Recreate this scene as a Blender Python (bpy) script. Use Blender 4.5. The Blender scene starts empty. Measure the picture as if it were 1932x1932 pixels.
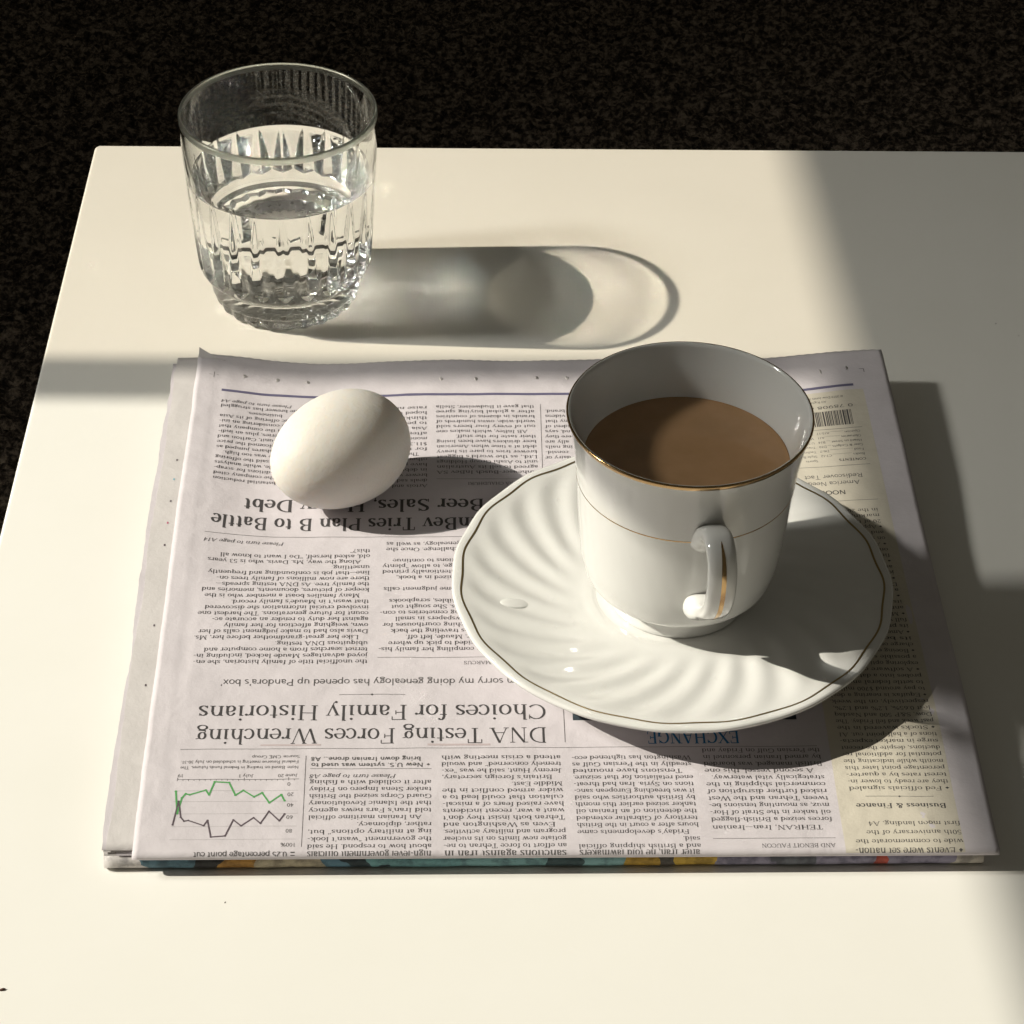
import bpy, bmesh, math, random
import numpy as np
from mathutils import Vector, Matrix

random.seed(7)
rng = np.random.default_rng(7)
PI = math.pi
sc = bpy.context.scene
C = sc.collection
# the scene is built in centimetres (1 unit = 1 cm), table top at z = 0
sc.unit_settings.system = 'METRIC'
sc.unit_settings.scale_length = 0.01

# ------------------------------------------------------------------ camera
cam = bpy.data.cameras.new('camera')
cam.sensor_width = 36.0
cam.lens = 36.0 * 4499.4 / 1932.0
cam.clip_start = 1.0
cam.clip_end = 5000.0
cam_o = bpy.data.objects.new('camera', cam)
C.objects.link(cam_o)
PITCH, YAW, ROLL = 0.67202, 0.02606, 0.01981
fwd = Vector((math.sin(YAW) * math.cos(PITCH), math.cos(YAW) * math.cos(PITCH), -math.sin(PITCH)))
rgt = Vector((math.cos(YAW), -math.sin(YAW), 0))
upv = rgt.cross(fwd)
r2 = math.cos(ROLL) * rgt + math.sin(ROLL) * upv
u2 = -math.sin(ROLL) * rgt + math.cos(ROLL) * upv
cam_o.matrix_world = Matrix(((r2.x, u2.x, -fwd.x, -1.9593), (r2.y, u2.y, -fwd.y, -73.174),
                             (r2.z, u2.z, -fwd.z, 62.4314), (0, 0, 0, 1)))
sc.camera = cam_o

# ------------------------------------------------------------------ light
SUN_EL = math.radians(34.76)
TAN = math.tan(SUN_EL)
world = bpy.data.worlds.new('World')
sc.world = world
world.use_nodes = True
bg = world.node_tree.nodes['Background']
bg.inputs['Color'].default_value = (1.0, 0.93, 0.74, 1)      # dim room bounce
bg.inputs['Strength'].default_value = 0.060

sun = bpy.data.lights.new('sun', 'SUN')
sun.energy = 4.5
sun.angle = math.radians(0.53)
sun.color = (1.0, 0.945, 0.81)
sun_o = bpy.data.objects.new('sun', sun)
C.objects.link(sun_o)
sd = Vector((math.cos(SUN_EL) * math.cos(math.radians(-0.3)), math.cos(SUN_EL) * math.sin(math.radians(-0.3)), -math.sin(SUN_EL)))
sun_o.rotation_euler = sd.to_track_quat('-Z', 'Y').to_euler()
sun_o.location = (-300, 0, 250)
sun.cycles.is_caustics_light = True

sky = bpy.data.lights.new('window_skylight', 'AREA')          # cool daylight from the window opening
sky.shape = 'RECTANGLE'
sky.size = 110
sky.size_y = 120
sky.energy = 9000.0
sky.color = (0.80, 0.90, 1.0)
sky_o = bpy.data.objects.new('window_skylight', sky)
C.objects.link(sky_o)
sky_o.location = (-143, 0, 120)
sky_o.rotation_euler = Vector((1, 0, -0.35)).to_track_quat('-Z', 'Y').to_euler()

glow = bpy.data.lights.new('soft_sun_fill', 'AREA')             # added lamp out of view: a soft, weaker copy of the sun's light
glow.shape = 'DISK'
glow.size = 19
glow.energy = 14000.0
glow.spread = math.radians(64)
glow.color = (1.0, 0.985, 0.90)
glow_o = bpy.data.objects.new('soft_sun_fill', glow)
C.objects.link(glow_o)
glow_o.location = (-147.5, 7.0, 109.5)
glow_o.rotation_euler = Vector((0.8216, 0, -0.57)).to_track_quat('-Z', 'Y').to_euler()

sc.view_settings.view_transform = 'Standard'
sc.view_settings.look = 'None'
sc.view_settings.exposure = 0.14
sc.view_settings.gamma = 1.0
sc.view_settings.use_curve_mapping = False
sc.render.engine = 'CYCLES'
sc.cycles.max_bounces = 16
sc.cycles.transmission_bounces = 14
sc.cycles.glossy_bounces = 6
sc.cycles.transparent_max_bounces = 12
sc.cycles.sample_clamp_indirect = 0.0
sc.cycles.blur_glossy = 0.18
sc.cycles.use_denoising = True

# ------------------------------------------------------------------ helpers
def mat(name):
    m = bpy.data.materials.new(name)
    m.use_nodes = True
    nt = m.node_tree
    return m, nt, nt.nodes['Principled BSDF'], nt.nodes['Material Output']

def P(b, color=None, rough=None, metal=None, spec=None, **kw):
    if color is not None: b.inputs['Base Color'].default_value = (*color, 1)
    if rough is not None: b.inputs['Roughness'].default_value = rough
    if metal is not None: b.inputs['Metallic'].default_value = metal
    if spec is not None: b.inputs['Specular IOR Level'].default_value = spec
    for k, v in kw.items(): b.inputs[k].default_value = v

def noise(nt, scale, detail=4, rough=0.5, coord='Object', dist=0.0):
    tc = nt.nodes.new('ShaderNodeTexCoord')
    n = nt.nodes.new('ShaderNodeTexNoise')
    n.inputs['Scale'].default_value = scale
    n.inputs['Detail'].default_value = detail
    n.inputs['Roughness'].default_value = rough
    n.inputs['Distortion'].default_value = dist
    nt.links.new(tc.outputs[coord], n.inputs['Vector'])
    return n

def ramp(nt, src, stops, interp='LINEAR'):
    r = nt.nodes.new('ShaderNodeValToRGB')
    r.color_ramp.interpolation = interp
    el = r.color_ramp.elements
    while len(el) < len(stops): el.new(0.5)
    for e, (p, c) in zip(el, stops):
        e.position = p
        e.color = (*c, 1)
    nt.links.new(src, r.inputs['Fac'])
    return r

def bump(nt, b, src, strength, dist):
    n = nt.nodes.new('ShaderNodeBump')
    n.inputs['Strength'].default_value = strength
    n.inputs['Distance'].default_value = dist
    nt.links.new(src, n.inputs['Height'])
    nt.links.new(n.outputs['Normal'], b.inputs['Normal'])
    return n

def obj(name, me, m=None, parent=None, smooth=True):
    if smooth:
        me.polygons.foreach_set('use_smooth', [True] * len(me.polygons))
    if m is not None:
        for k in (m if isinstance(m, (list, tuple)) else [m]): me.materials.append(k)
    o = bpy.data.objects.new(name, me)
    C.objects.link(o)
    if parent is not None: o.parent = parent
    return o

def mesh(verts, faces, name='mesh'):
    me = bpy.data.meshes.new(name)
    me.from_pydata([tuple(v) for v in verts], [], faces)
    me.update()
    return me

def empty(name, loc=(0, 0, 0)):
    o = bpy.data.objects.new(name, None)
    o.empty_display_size = 1
    o.location = loc
    C.objects.link(o)
    return o

def tag(o, label, cat):
    o['label'] = label
    o['category'] = cat
    return o

def box(x0, x1, y0, y1, z0, z1, bev=0.0, seg=2):
    bm = bmesh.new()
    bmesh.ops.create_cube(bm, size=1)
    for v in bm.verts:
        v.co = Vector(((x0 + x1) / 2 + v.co.x * (x1 - x0), (y0 + y1) / 2 + v.co.y * (y1 - y0), (z0 + z1) / 2 + v.co.z * (z1 - z0)))
    if bev:
        bmesh.ops.bevel(bm, geom=bm.edges[:], offset=bev, segments=seg, affect='EDGES', profile=0.5)
    me = bpy.data.meshes.new('box')
    bm.to_mesh(me)
    bm.free()
    return me

def sm(x, a, b):
    t = np.clip((x - a) / (b - a), 0, 1)
    return t * t * (3 - 2 * t)

def dense(prof, step):
    """resample a polyline profile; corners keep doubled rows so that smooth shading stays crisp"""
    out = []
    for (a, b), (c, d) in zip(prof, prof[1:]):
        L = math.hypot(c - a, d - b)
        n = max(1, int(L / step))
        for k in range(n): out.append((a + (c - a) * k / n, b + (d - b) * k / n))
    out.append(prof[-1])
    return out

def catmull(pts, n):
    pts = [np.array(p, float) for p in pts]
    pts = [2 * pts[0] - pts[1]] + pts + [2 * pts[-1] - pts[-2]]
    out = []
    for i in range(1, len(pts) - 2):
        p0, p1, p2, p3 = pts[i - 1:i + 3]
        for k in range(n):
            t = k / n
            out.append(0.5 * (2 * p1 + (p2 - p0) * t + (2 * p0 - 5 * p1 + 4 * p2 - p3) * t * t + (3 * p1 - p0 - 3 * p2 + p3) * t ** 3))
    out.append(pts[-2])
    return out

def revolve(rows, n, fn=None, cx=0., cy=0., close_first=False, close_last=False):
    """rows of (r, z); fn(theta_array, r, z) -> (r_array, z_array)"""
    th = np.arange(n) * 2 * PI / n
    V = []
    F = []
    for (r, z) in rows:
        rr, zz = (np.full(n, r), np.full(n, z)) if fn is None else fn(th, r, z)
        V.append(np.stack([cx + rr * np.cos(th), cy + rr * np.sin(th), zz], 1))
    m = len(rows)
    V = np.concatenate(V).tolist()
    for j in range(m - 1):
        for i in range(n):
            k = (i + 1) % n
            F.append((j * n + i, j * n + k, (j + 1) * n + k, (j + 1) * n + i))
    if close_first:
        V.append((cx, cy, float(np.mean([v[2] for v in V[:n]]))))
        c = len(V) - 1
        for i in range(n): F.append((c, (i + 1) % n, i))
    if close_last:
        V.append((cx, cy, float(np.mean([v[2] for v in V[(m - 1) * n:m * n]]))))
        c = len(V) - 1
        for i in range(n): F.append((c, (m - 1) * n + i, (m - 1) * n + (i + 1) % n))
    return V, F

# ------------------------------------------------------------------ materials
M_TABLE, nt, b, _ = mat('white_lacquer')
P(b, (0.83, 0.815, 0.77), 0.34, 0, 0.35)
n = noise(nt, 0.06, 3)
r = ramp(nt, n.outputs['Fac'], [(0.3, (0.28,) * 3), (0.75, (0.42,) * 3)])
nt.links.new(r.outputs['Color'], b.inputs['Roughness'])
n = noise(nt, 0.11, 6, 0.65)
r = ramp(nt, n.outputs['Fac'], [(0.3, (0.815, 0.80, 0.752)), (0.7, (0.838, 0.822, 0.78))])
nt.links.new(r.outputs['Color'], b.inputs['Base Color'])
n = noise(nt, 3.5, 3, 0.6)
bump(nt, b, n.outputs['Fac'], 0.03, 0.02)

M_CARPET, nt, b, _ = mat('dark_carpet')
P(b, (0.03, 0.025, 0.02), 0.95, 0, 0.05)
n = noise(nt, 1.35, 4, 0.70)
r = ramp(nt, n.outputs['Fac'], [(0.36, (0.016, 0.013, 0.010)), (0.48, (0.07, 0.056, 0.044)), (0.58, (0.24, 0.19, 0.145)), (0.72, (0.42, 0.34, 0.26))])
nt.links.new(r.outputs['Color'], b.inputs['Base Color'])
n2 = noise(nt, 1.6, 4, 0.7)
bump(nt, b, n2.outputs['Fac'], 1.0, 0.8)

M_WALL, nt, b, _ = mat('wall_paint')
P(b, (0.32, 0.29, 0.25), 0.8)

def paper_mat(name, col):
    m, nt, b, _ = mat(name)
    P(b, col, 0.75, 0, 0.25)
    n = noise(nt, 0.55, 6, 0.6)
    r = ramp(nt, n.outputs['Fac'], [(0.3, tuple(c * 0.94 for c in col)), (0.7, tuple(min(1, c * 1.03) for c in col))])
    nt.links.new(r.outputs['Color'], b.inputs['Base Color'])
    n2 = noise(nt, 2.2, 8, 0.62)
    n4 = noise(nt, 0.42, 2, 0.4, dist=0.8)
    mm = nt.nodes.new('ShaderNodeMath'); mm.operation = 'MULTIPLY_ADD'; mm.inputs[1].default_value = 2.6
    nt.links.new(n4.outputs['Fac'], mm.inputs[0]); nt.links.new(n2.outputs['Fac'], mm.inputs[2])
    bump(nt, b, mm.outputs[0], 0.45, 0.06)
    return m
M_PAPER = paper_mat('newsprint', (0.600, 0.560, 0.590))
M_PAPER2 = paper_mat('newsprint_inner', (0.595, 0.565, 0.560))

def ink(name, col):
    m, nt, b, _ = mat(name)
    P(b, col, 0.6, 0, 0.3)
    return m
M_INK = ink('black_ink', (0.060, 0.056, 0.058))
M_INKSOFT = ink('grey_ink', (0.10, 0.095, 0.095))
M_BLUE = ink('blue_ink', (0.02, 0.14, 0.30))
M_VIOLET = ink('violet_grey_ink', (0.13, 0.12, 0.20))
M_GREEN = ink('green_ink', (0.10, 0.33, 0.11))
M_MAUVE = ink('mauve_ink', (0.11, 0.085, 0.10))
M_GRID = ink('pale_grid_ink', (0.40, 0.38, 0.385))
M_YELLOW = paper_mat('yellow_tint', (0.595, 0.550, 0.465))
M_PHOTO, nt, b, _ = mat('printed_photo')
P(b, (0.03, 0.04, 0.05), 0.6)
n = noise(nt, 1.2, 3)
r = ramp(nt, n.outputs['Fac'], [(0.35, (0.015, 0.02, 0.03)), (0.65, (0.08, 0.12, 0.14))])
nt.links.new(r.outputs['Color'], b.inputs['Base Color'])
M_PINK = ink('pink_smudge', (0.50, 0.42, 0.43))

M_PORC, nt, b, _ = mat('white_porcelain')
P(b, (0.680, 0.676, 0.658), 0.09, 0, 0.5)
b.inputs['Coat Weight'].default_value = 0.35
b.inputs['Coat Roughness'].default_value = 0.04
b.inputs['Subsurface Weight'].default_value = 0.0
M_GOLD, nt, b, _ = mat('gold_trim')
P(b, (0.50, 0.33, 0.16), 0.18, 1.0)
M_GOLDD, nt, b, _ = mat('worn_gold_trim')
P(b, (0.30, 0.22, 0.10), 0.35, 0.85)

M_EGG, nt, b, _ = mat('eggshell')
P(b, (0.64, 0.615, 0.575), 0.55, 0, 0.3)
b.inputs['Subsurface Weight'].default_value = 0.9
b.inputs['Subsurface Radius'].default_value = (1.0, 0.75, 0.55)
b.inputs['Subsurface Scale'].default_value = 1.3
n = noise(nt, 6.0, 3, 0.5)
n3 = noise(nt, 1.1, 2, 0.5)
mx = nt.nodes.new('ShaderNodeMath'); mx.operation = 'ADD'
nt.links.new(n.outputs['Fac'], mx.inputs[0]); nt.links.new(n3.outputs['Fac'], mx.inputs[1])
bump(nt, b, mx.outputs[0], 0.38, 0.07)

M_COFFEE, nt, b, _ = mat('milky_coffee')
P(b, (0.30, 0.165, 0.062), 0.06, 0, 0.5)
n = noise(nt, 1.0, 3)
r = ramp(nt, n.outputs['Fac'], [(0.3, (0.35, 0.205, 0.10)), (0.7, (0.40, 0.235, 0.12))])
nt.links.new(r.outputs['Color'], b.inputs['Base Color'])

def glass(name, ior, col=(1, 1, 1)):
    m = bpy.data.materials.new(name)
    m.use_nodes = True
    nt = m.node_tree
    nt.nodes.clear()
    g = nt.nodes.new('ShaderNodeBsdfGlass')
    g.distribution = 'GGX'
    g.inputs['IOR'].default_value = ior
    g.inputs['Roughness'].default_value = 0.0
    g.inputs['Color'].default_value = (*col, 1)
    o = nt.nodes.new('ShaderNodeOutputMaterial')
    nt.links.new(g.outputs[0], o.inputs[0])
    return m
M_GLASS = glass('clear_glass', 1.5, (0.995, 1.0, 0.995))
M_RIM = glass('fire_polished_rim', 1.5, (0.97, 1.0, 0.97))
M_RIM.node_tree.nodes['Glass BSDF'].inputs['Roughness'].default_value = 0.32
M_WTOP = glass('water_surface', 1.333)
M_WSIDE = glass('water_against_glass', 1.333 / 1.5)

def filt(name, t):
    m = bpy.data.materials.new(name)
    m.use_nodes = True
    nt = m.node_tree
    nt.nodes.clear()
    tr = nt.nodes.new('ShaderNodeBsdfTransparent')
    tr.inputs['Color'].default_value = (*t, 1)
    o = nt.nodes.new('ShaderNodeOutputMaterial')
    nt.links.new(tr.outputs[0], o.inputs[0])
    return m
M_SUNBLOCK = filt('sun_block', (0.012, 0.012, 0.012))  # nearly opaque, for the added sheet and strip that hold back the sun
M_PANE = filt('tinted_pane', (0.82, 0.765, 0.695))

# ------------------------------------------------------------------ setting
xs = np.concatenate([[-400, -200, -110], np.arange(-75, 82, 0.42), [120, 250, 600]])
ys = np.concatenate([[-300, -100, 0], np.arange(38, 168, 0.42), [200, 300, 700]])
GXm, GYm = np.meshgrid(xs, ys)
hz = rng.random(GXm.shape) ** 1.4 * 0.62 + 0.25 * np.sin(GXm * .9 + 2 * np.sin(GYm * .31)) * np.sin(GYm * .8 + GXm * .2)
GXm = GXm + rng.normal(0, .10, GXm.shape); GYm = GYm + rng.normal(0, .10, GYm.shape)
fl = obj('carpet', mesh(np.stack([GXm.ravel(), GYm.ravel(), hz.ravel() - 45.7], 1).tolist(), [(j * len(xs) + i, j * len(xs) + i + 1, (j + 1) * len(xs) + i + 1, (j + 1) * len(xs) + i) for j in range(len(ys) - 1) for i in range(len(xs) - 1)]), M_CARPET, smooth=True)
fl['kind'] = 'structure'

# window wall far out of frame on the left: the sun reaches the table only through its opening
def wallbox(*a):
    return box(*a)
WX = -152.0
bm = bmesh.new()
for a in ((WX - 12, WX, -300, -75, -45, 260), (WX - 12, WX, 62, 420, -45, 260), (WX - 12, WX, -75, 62, -45, 58), (WX - 12, WX, -75, 62, 200, 260)):
    t_ = box(*a)
    bm.from_mesh(t_)
    bpy.data.meshes.remove(t_)
me = bpy.data.meshes.new('wall'); bm.to_mesh(me); bm.free()
wl = obj('wall', me, M_WALL, smooth=False)
wl['kind'] = 'structure'

def quadsheet(x, y0, y1, z0, z1):
    return mesh([(x, y0, z0), (x, y1, z0), (x, y1, z1), (x, y0, z1)], [(0, 1, 2, 3)])
ZF = (15.6 - (WX + 3)) * TAN
win = empty('window', (WX, 0, 58))
tag(win, 'window with tinted sliding pane, out of frame on the left, with an added sun-blocking sheet and strip', 'window')
obj('pane', quadsheet(-6, 16.0, 61, 1, ZF + 10 - 58), M_PANE, win, False)
def edge(y): return (15.0 + (35 - y) * 0.038 - (WX + 3)) * TAN - 58      # sloping lower edge of the added sheet, sets where full sun ends
obj('sun_block_sheet', mesh([(3, -74, edge(-74)), (3, 61, edge(61)), (3, 61, 140), (3, -74, 140)], [(0, 1, 2, 3)]), M_SUNBLOCK, win, False)  # unseen sheet added to keep direct sun off the table's right side
obj('sun_block_strip', quadsheet(3, 13.9, 17.2, 1, ZF - 58), M_SUNBLOCK, win, False)  # unseen strip added in place of a window bar, casts the dim band

# table
tb = empty('side_table', (14, -5, -45))
tag(tb, 'low white lacquered side table carrying the newspaper, cup, egg and tumbler', 'table')
def tabletop():
    x0, x1, y0, y1, R = -21.12, 46.0, -44.0, 35.74, 0.35
    ring = []
    for cx_, cy_, a0 in ((x1 - R, y1 - R, 0), (x0 + R, y1 - R, 90), (x0 + R, y0 + R, 180), (x1 - R, y0 + R, 270)):
        for k in range(7):
            a = math.radians(a0 + 15 * k)
            ring.append((cx_ + R * math.cos(a), cy_ + R * math.sin(a), math.cos(a), math.sin(a)))
    rows = []
    e = 0.16
    for k in range(6):
        a = PI / 2 * k / 5
        rows.append((e - e * math.sin(a), -e + e * math.cos(a)))
    rows.append((0, -5 + e))
    rows.append((e, -5))
    V = []
    F = []
    n = len(ring)
    for ins, z in rows:
        for (x, y, nx, ny) in ring: V.append((x - nx * ins - 14, y - ny * ins + 5, z + 45))
    for j in range(len(rows) - 1):
        for i in range(n): F.append((j * n + i, (j + 1) * n + i, (j + 1) * n + (i + 1) % n, j * n + (i + 1) % n))
    F.append(tuple(range(n)))
    F.append(tuple((len(rows) - 1) * n + i for i in reversed(range(n))))
    return mesh(V, F)
tt = obj('table_top', tabletop(), M_TABLE, tb, False)
for f in tt.data.polygons:
    f.use_smooth = len(f.vertices) == 4
tt.cycles.is_caustics_receiver = True
for x, y in ((-18.4, 33), (-18.4, -41.3), (43.3, 33), (43.3, -41.3)):
    obj('leg', box(x - 2.5 - 14, x + 2.5 - 14, y - 2.5 + 5, y + 2.5 + 5, 0, 40.2, 0.15), M_TABLE, tb, False)
# tiny crumbs and specks lying on the lacquer
M_CRUMB = ink('brown_crumb', (0.09, 0.045, 0.03))
bm = bmesh.new()
for (x, y, s_, a) in ((-17.32, -20.5, 0.09, 0.3), (23.0, 19.6, 0.035, 1), (23.9, 18.6, 0.025, 2), (25.5, 17.6, 0.022, 0), (-10.2, -16.6, 0.03, 1.2)):
    r_ = bmesh.ops.create_icosphere(bm, subdivisions=1, radius=s_)
    for v in r_['verts']:
        v.co = Vector((v.co.x * 1.5 * math.cos(a) - v.co.y * .6 * math.sin(a) + x, v.co.x * 1.5 * math.sin(a) + v.co.y * .6 * math.cos(a) + y, max(0.001, v.co.z * 0.5 + s_ * .3)))
me = bpy.data.meshes.new('crumbs'); bm.to_mesh(me); bm.free()
cr = obj('crumbs', me, M_CRUMB)
cr['kind'] = 'stuff'; cr['label'] = 'a few dark crumbs and specks on the white table'; cr['category'] = 'crumbs'

# ------------------------------------------------------------------ newspaper
NW, ND = 30.5, 30.35
NO = np.array([-13.49, -15.86]); NA = 0.0089
E1 = np.array([math.cos(NA), math.sin(NA)]); E2 = np.array([-math.sin(NA), math.cos(NA)])
_sx = np.linspace(-3, 34, 400)
_back = np.interp(_sx, [-3, 0, 1.2, 3.2, 5.3, 8.5, 11, 14, 20, 26.0, 28.9, 30.5, 34], [0.25, 0.2, .10, -.22, -.36, -.24, -.16, -.17, -.12, -.04, .36, .45, .5])
_ker = np.hanning(31); _ker /= _ker.sum()
_back = np.convolve(np.pad(_back, 15, mode='edge'), _ker, 'valid')
FR = 0.22
# (s, t, direction, length, width, height) of soft creases in the front page
CREASES = [(10.2, 1.0, 1.9, 1.3, .10, .022), (14.6, 0.9, 1.2, 1.0, .10, .022), (19.4, 0.8, 1.75, .9, .08, .02), (23.6, 1.1, 1.3, 1.0, .10, .024), (5.2, .8, 1.6, .8, .08, .02), (28.2, 1.4, 2.0, 1.3, .12, .03),
           (13.6, 5.6, .9, 1.6, .10, .014), (11.2, 3.2, 1.5, 1.3, .08, .012), (29.4, 6.4, 1.9, 1.6, .14, .04), (29.2, 12.0, 1.7, 2.2, .16, .04), (1.3, 9.0, 1.45, 3.2, .10, .02), (0.7, 3.2, 1.3, 1.6, .12, .03),
           (2.6, 14.2, 1.2, 1.8, .12, .015), (4.0, 25.8, 1.1, 1.6, .14, .03), (10.5, 28.3, .4, 2.0, .16, .035), (15.8, 28.6, 2.8, 1.8, .16, .03), (8.4, 14.6, .5, 2.2, .14, .010), (22, 2.6, .7, 1.4, .10, .012)]
def zp(s, t):
    s = np.asarray(s, float); t = np.asarray(t, float)
    z = 1.42 + np.interp(s, _sx, _back) * sm(t, 13, 28.5)
    z = z + 0.30 * np.exp(-((s - 0.3) / 1.9) ** 2) * np.exp(-((t - 18.5) / 4.0) ** 2)
    z = z + 0.035 * np.exp(-((s - 1.55 - 0.02 * (t - 20)) / 0.22) ** 2) * np.exp(-((t - 24.3) / 1.6) ** 2)
    z = z - 0.05 * np.exp(-((s - 1.05) / 0.12) ** 2) * sm(t, 2, 6) * 0.5
    z = z + 0.012 * np.sin(s * 1.7 + 0.6 * np.sin(t * .5)) * np.sin(t * 0.9 + 1.3 * np.sin(s * .4)) * sm(t, 0.3, 3)
    z = z + 0.006 * np.sin(s * 4.1 + t * 1.3) * np.sin(t * 3.3 - s * .7) * sm(t, 0.3, 2)
    z = z + 0.03 * np.exp(-((s - 29.6 + 0.12 * (t - 9)) / 0.3) ** 2) * np.exp(-((t - 9.5) / 1.5) ** 2)
    for (cs, ct, ang, ln, wd, am) in CREASES:
        ca, sa = math.cos(ang), math.sin(ang)
        u = (s - cs) * ca + (t - ct) * sa
        v = -(s - cs) * sa + (t - ct) * ca
        z = z + am * np.exp(-(u / ln) ** 2) * np.exp(-np.abs(v) / wd) * sm(t, 0.1, 0.8)
    f = np.clip((FR - t) / FR, 0, 1)
    return z - 0.24 * (1 - np.sqrt(np.clip(1 - f * f, 0, 1)))
def zlow(s, t): return 0.94 + 0 * np.asarray(s, float)
def place(s, t, z):
    s = np.asarray(s, float); t = np.asarray(t, float)
    k = 1 - sm(t, 0.0, 8.0)                        # the stack is pressed flatter towards its fold
    z = np.asarray(z, float) * (1 - 0.27 * k)
    t = t + 0.50 * k
    return np.stack([NO[0] + s * E1[0] + t * E2[0], NO[1] + s * E1[1] + t * E2[1], np.asarray(z, float) + 0 * s], -1)

news = empty('newspaper', (0, 0, 0.9))
tag(news, 'folded broadsheet newspaper lying upside down to the viewer under the egg and saucer', 'newspaper')
def put(name, V, F, m, parent=news, smooth=True, dz=0.9):
    V = np.asarray(V, float).copy()
    V[:, 2] -= dz
    return obj(name, mesh(V.tolist(), F), m, parent, smooth)

def grid_faces(nr, nc):
    return [(j * nc + i, j * nc + i + 1, (j + 1) * nc + i + 1, (j + 1) * nc + i) for j in range(nr - 1) for i in range(nc - 1)]

# front page: top sheet, wrapped round the fold that faces the camera
ns, nt_ = 150, 150
ss = np.linspace(0, 1, ns)
rows = []
trow = list(ND - (ND - FR) * np.linspace(0, 1, nt_)) 
jag_l = np.convolve(rng.normal(0, .05, nt_ + 40), np.ones(9) / 9, 'same')[:nt_]
V = []
for j, t in enumerate(trow):
    s = jag_l[j] * .6 + ss * (NW - jag_l[j] * .6)
    tj = t + (0.035 * ((np.arange(ns) % 2) - .5) + 0.05 * np.sin(ss * 23) if j == 0 else 0 * s)
    V.append(place(s, tj, zp(s, np.full(ns, t)) ))
for k in range(1, 25):                              # round the fold and back underneath
    a = PI * k / 24
    t = FR - FR * math.sin(a)
    z = 1.42 - 0.24 + 0.24 * math.cos(a)
    s = ss * NW
    V.append(place(s, np.full(ns, t), z))
V.append(place(ss * NW, np.full(ns, 6.0), 0.93))
V = np.concatenate(V)
nr = len(V) // ns
page = put('front_page', V, grid_faces(nr, ns), M_PAPER)
md = page.modifiers.new('thick', 'SOLIDIFY'); md.thickness = 0.012; md.offset = 1
page.cycles.is_caustics_receiver = True

# inner pages that stick out past the front page on the left
def inner(s0, s1, t0, t1, frac, m, seed, dogear=False):
    g = np.random.default_rng(seed)
    nn, mm = 60, 90
    jl = np.convolve(g.normal(0, .09, mm + 40), np.ones(7) / 7, 'same')[:mm]
    V = []
    for j, t in enumerate(np.linspace(t1, t0, mm)):
        u = np.linspace(0, 1, nn) ** 2.2
        s = s0 + jl[j] + u * (s1 - s0 - jl[j])
        tt_ = np.full(nn, t)
        z = zp(np.maximum(s, 0.2), np.maximum(tt_, .5))
        wave = 0.03 * np.sin(t * 1.1 + seed) * np.exp(-((s - s0) / 1.2) ** 2)
        z = 0.95 + (z - 0.95) * frac + wave * frac
        z = z - 0.16 * (1 - sm(tt_, t0, t0 + .5))
        V.append(place(s, tt_, z))
    o = put('inner_page', np.concatenate(V), grid_faces(mm, nn), m)
    md = o.modifiers.new('thick', 'SOLIDIFY'); md.thickness = 0.012; md.offset = 1
    return o
inner(-0.92, 30.0, 0.42, ND - 0.12, 0.86, M_PAPER2, 3)
inner(-1.10, 29.6, 0.50, ND - 0.45, 0.66, M_PAPER, 5)
inner(-1.02, 30.2, 0.45, ND - 0.30, 0.48, M_PAPER2, 8)
inner(-0.60, 30.1, 0.35, ND - 0.60, 0.30, M_PAPER, 11)
inner(-1.05, 29.9, 0.40, ND - 0.50, 0.12, M_PAPER2, 13)
# folded-over corner at the far left of the front page
V = []
for i in range(7):
    for k in range(7):
        u, v = i / 6, k / 6
        ss_, tt_ = 0.02 + 1.25 * u * (1 - v * .15), ND - 0.30 - 0.10 * u + 0.50 * v * (1 - u) ** 1.3
        V.append(place(ss_, tt_, float(zp(ss_, ND - .3)) + 0.02 + 0.22 * v * (1 - u) ** 1.2))
put('dog_ear', np.array(V), grid_faces(7, 7), M_PAPER2)
M_HOLE = ink('torn_hole', (0.30, 0.28, 0.28))
# torn pin marks along the bottom margin of the page
def tear(p, q, k):
    s, t = NW - p, q
    V = []
    z0 = float(zp(s, t))
    for i in range(6):
        a = 2 * PI * i / 6 + k
        rr = 0.16 * (0.6 + 0.6 * ((i * 7 + k * 3) % 5) / 4)
        V.append(place(s + rr * .45 * math.cos(a), t + rr * math.sin(a), z0 + 0.012))
    V.append(place(s - .05, t + .02, z0 + 0.05 + 0.02 * (k % 3)))
    F = [(i, (i + 1) % 6, 6) for i in range(6) if i != (k % 6)]
    put('pin_tear', V, F, M_PAPER2, smooth=False)
    put('pin_hole', [place(s + .07 + d * .05, t + e * .13, z0 + 0.008) for d, e in ((-.7, -.7), (.5, -.5), (.7, .4), (-.4, .8))], [(0, 1, 2, 3)], M_HOLE, smooth=False)
for k, (p, q) in enumerate(((28.4, 28.95), (26.95, 28.9), (25.62, 28.85), (19.72, 28.9), (18.19, 28.9), (15.5, 28.9), (14.15, 28.95), (2.89, 28.95), (1.74, 29.0))):
    tear(p, q, k)

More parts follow.
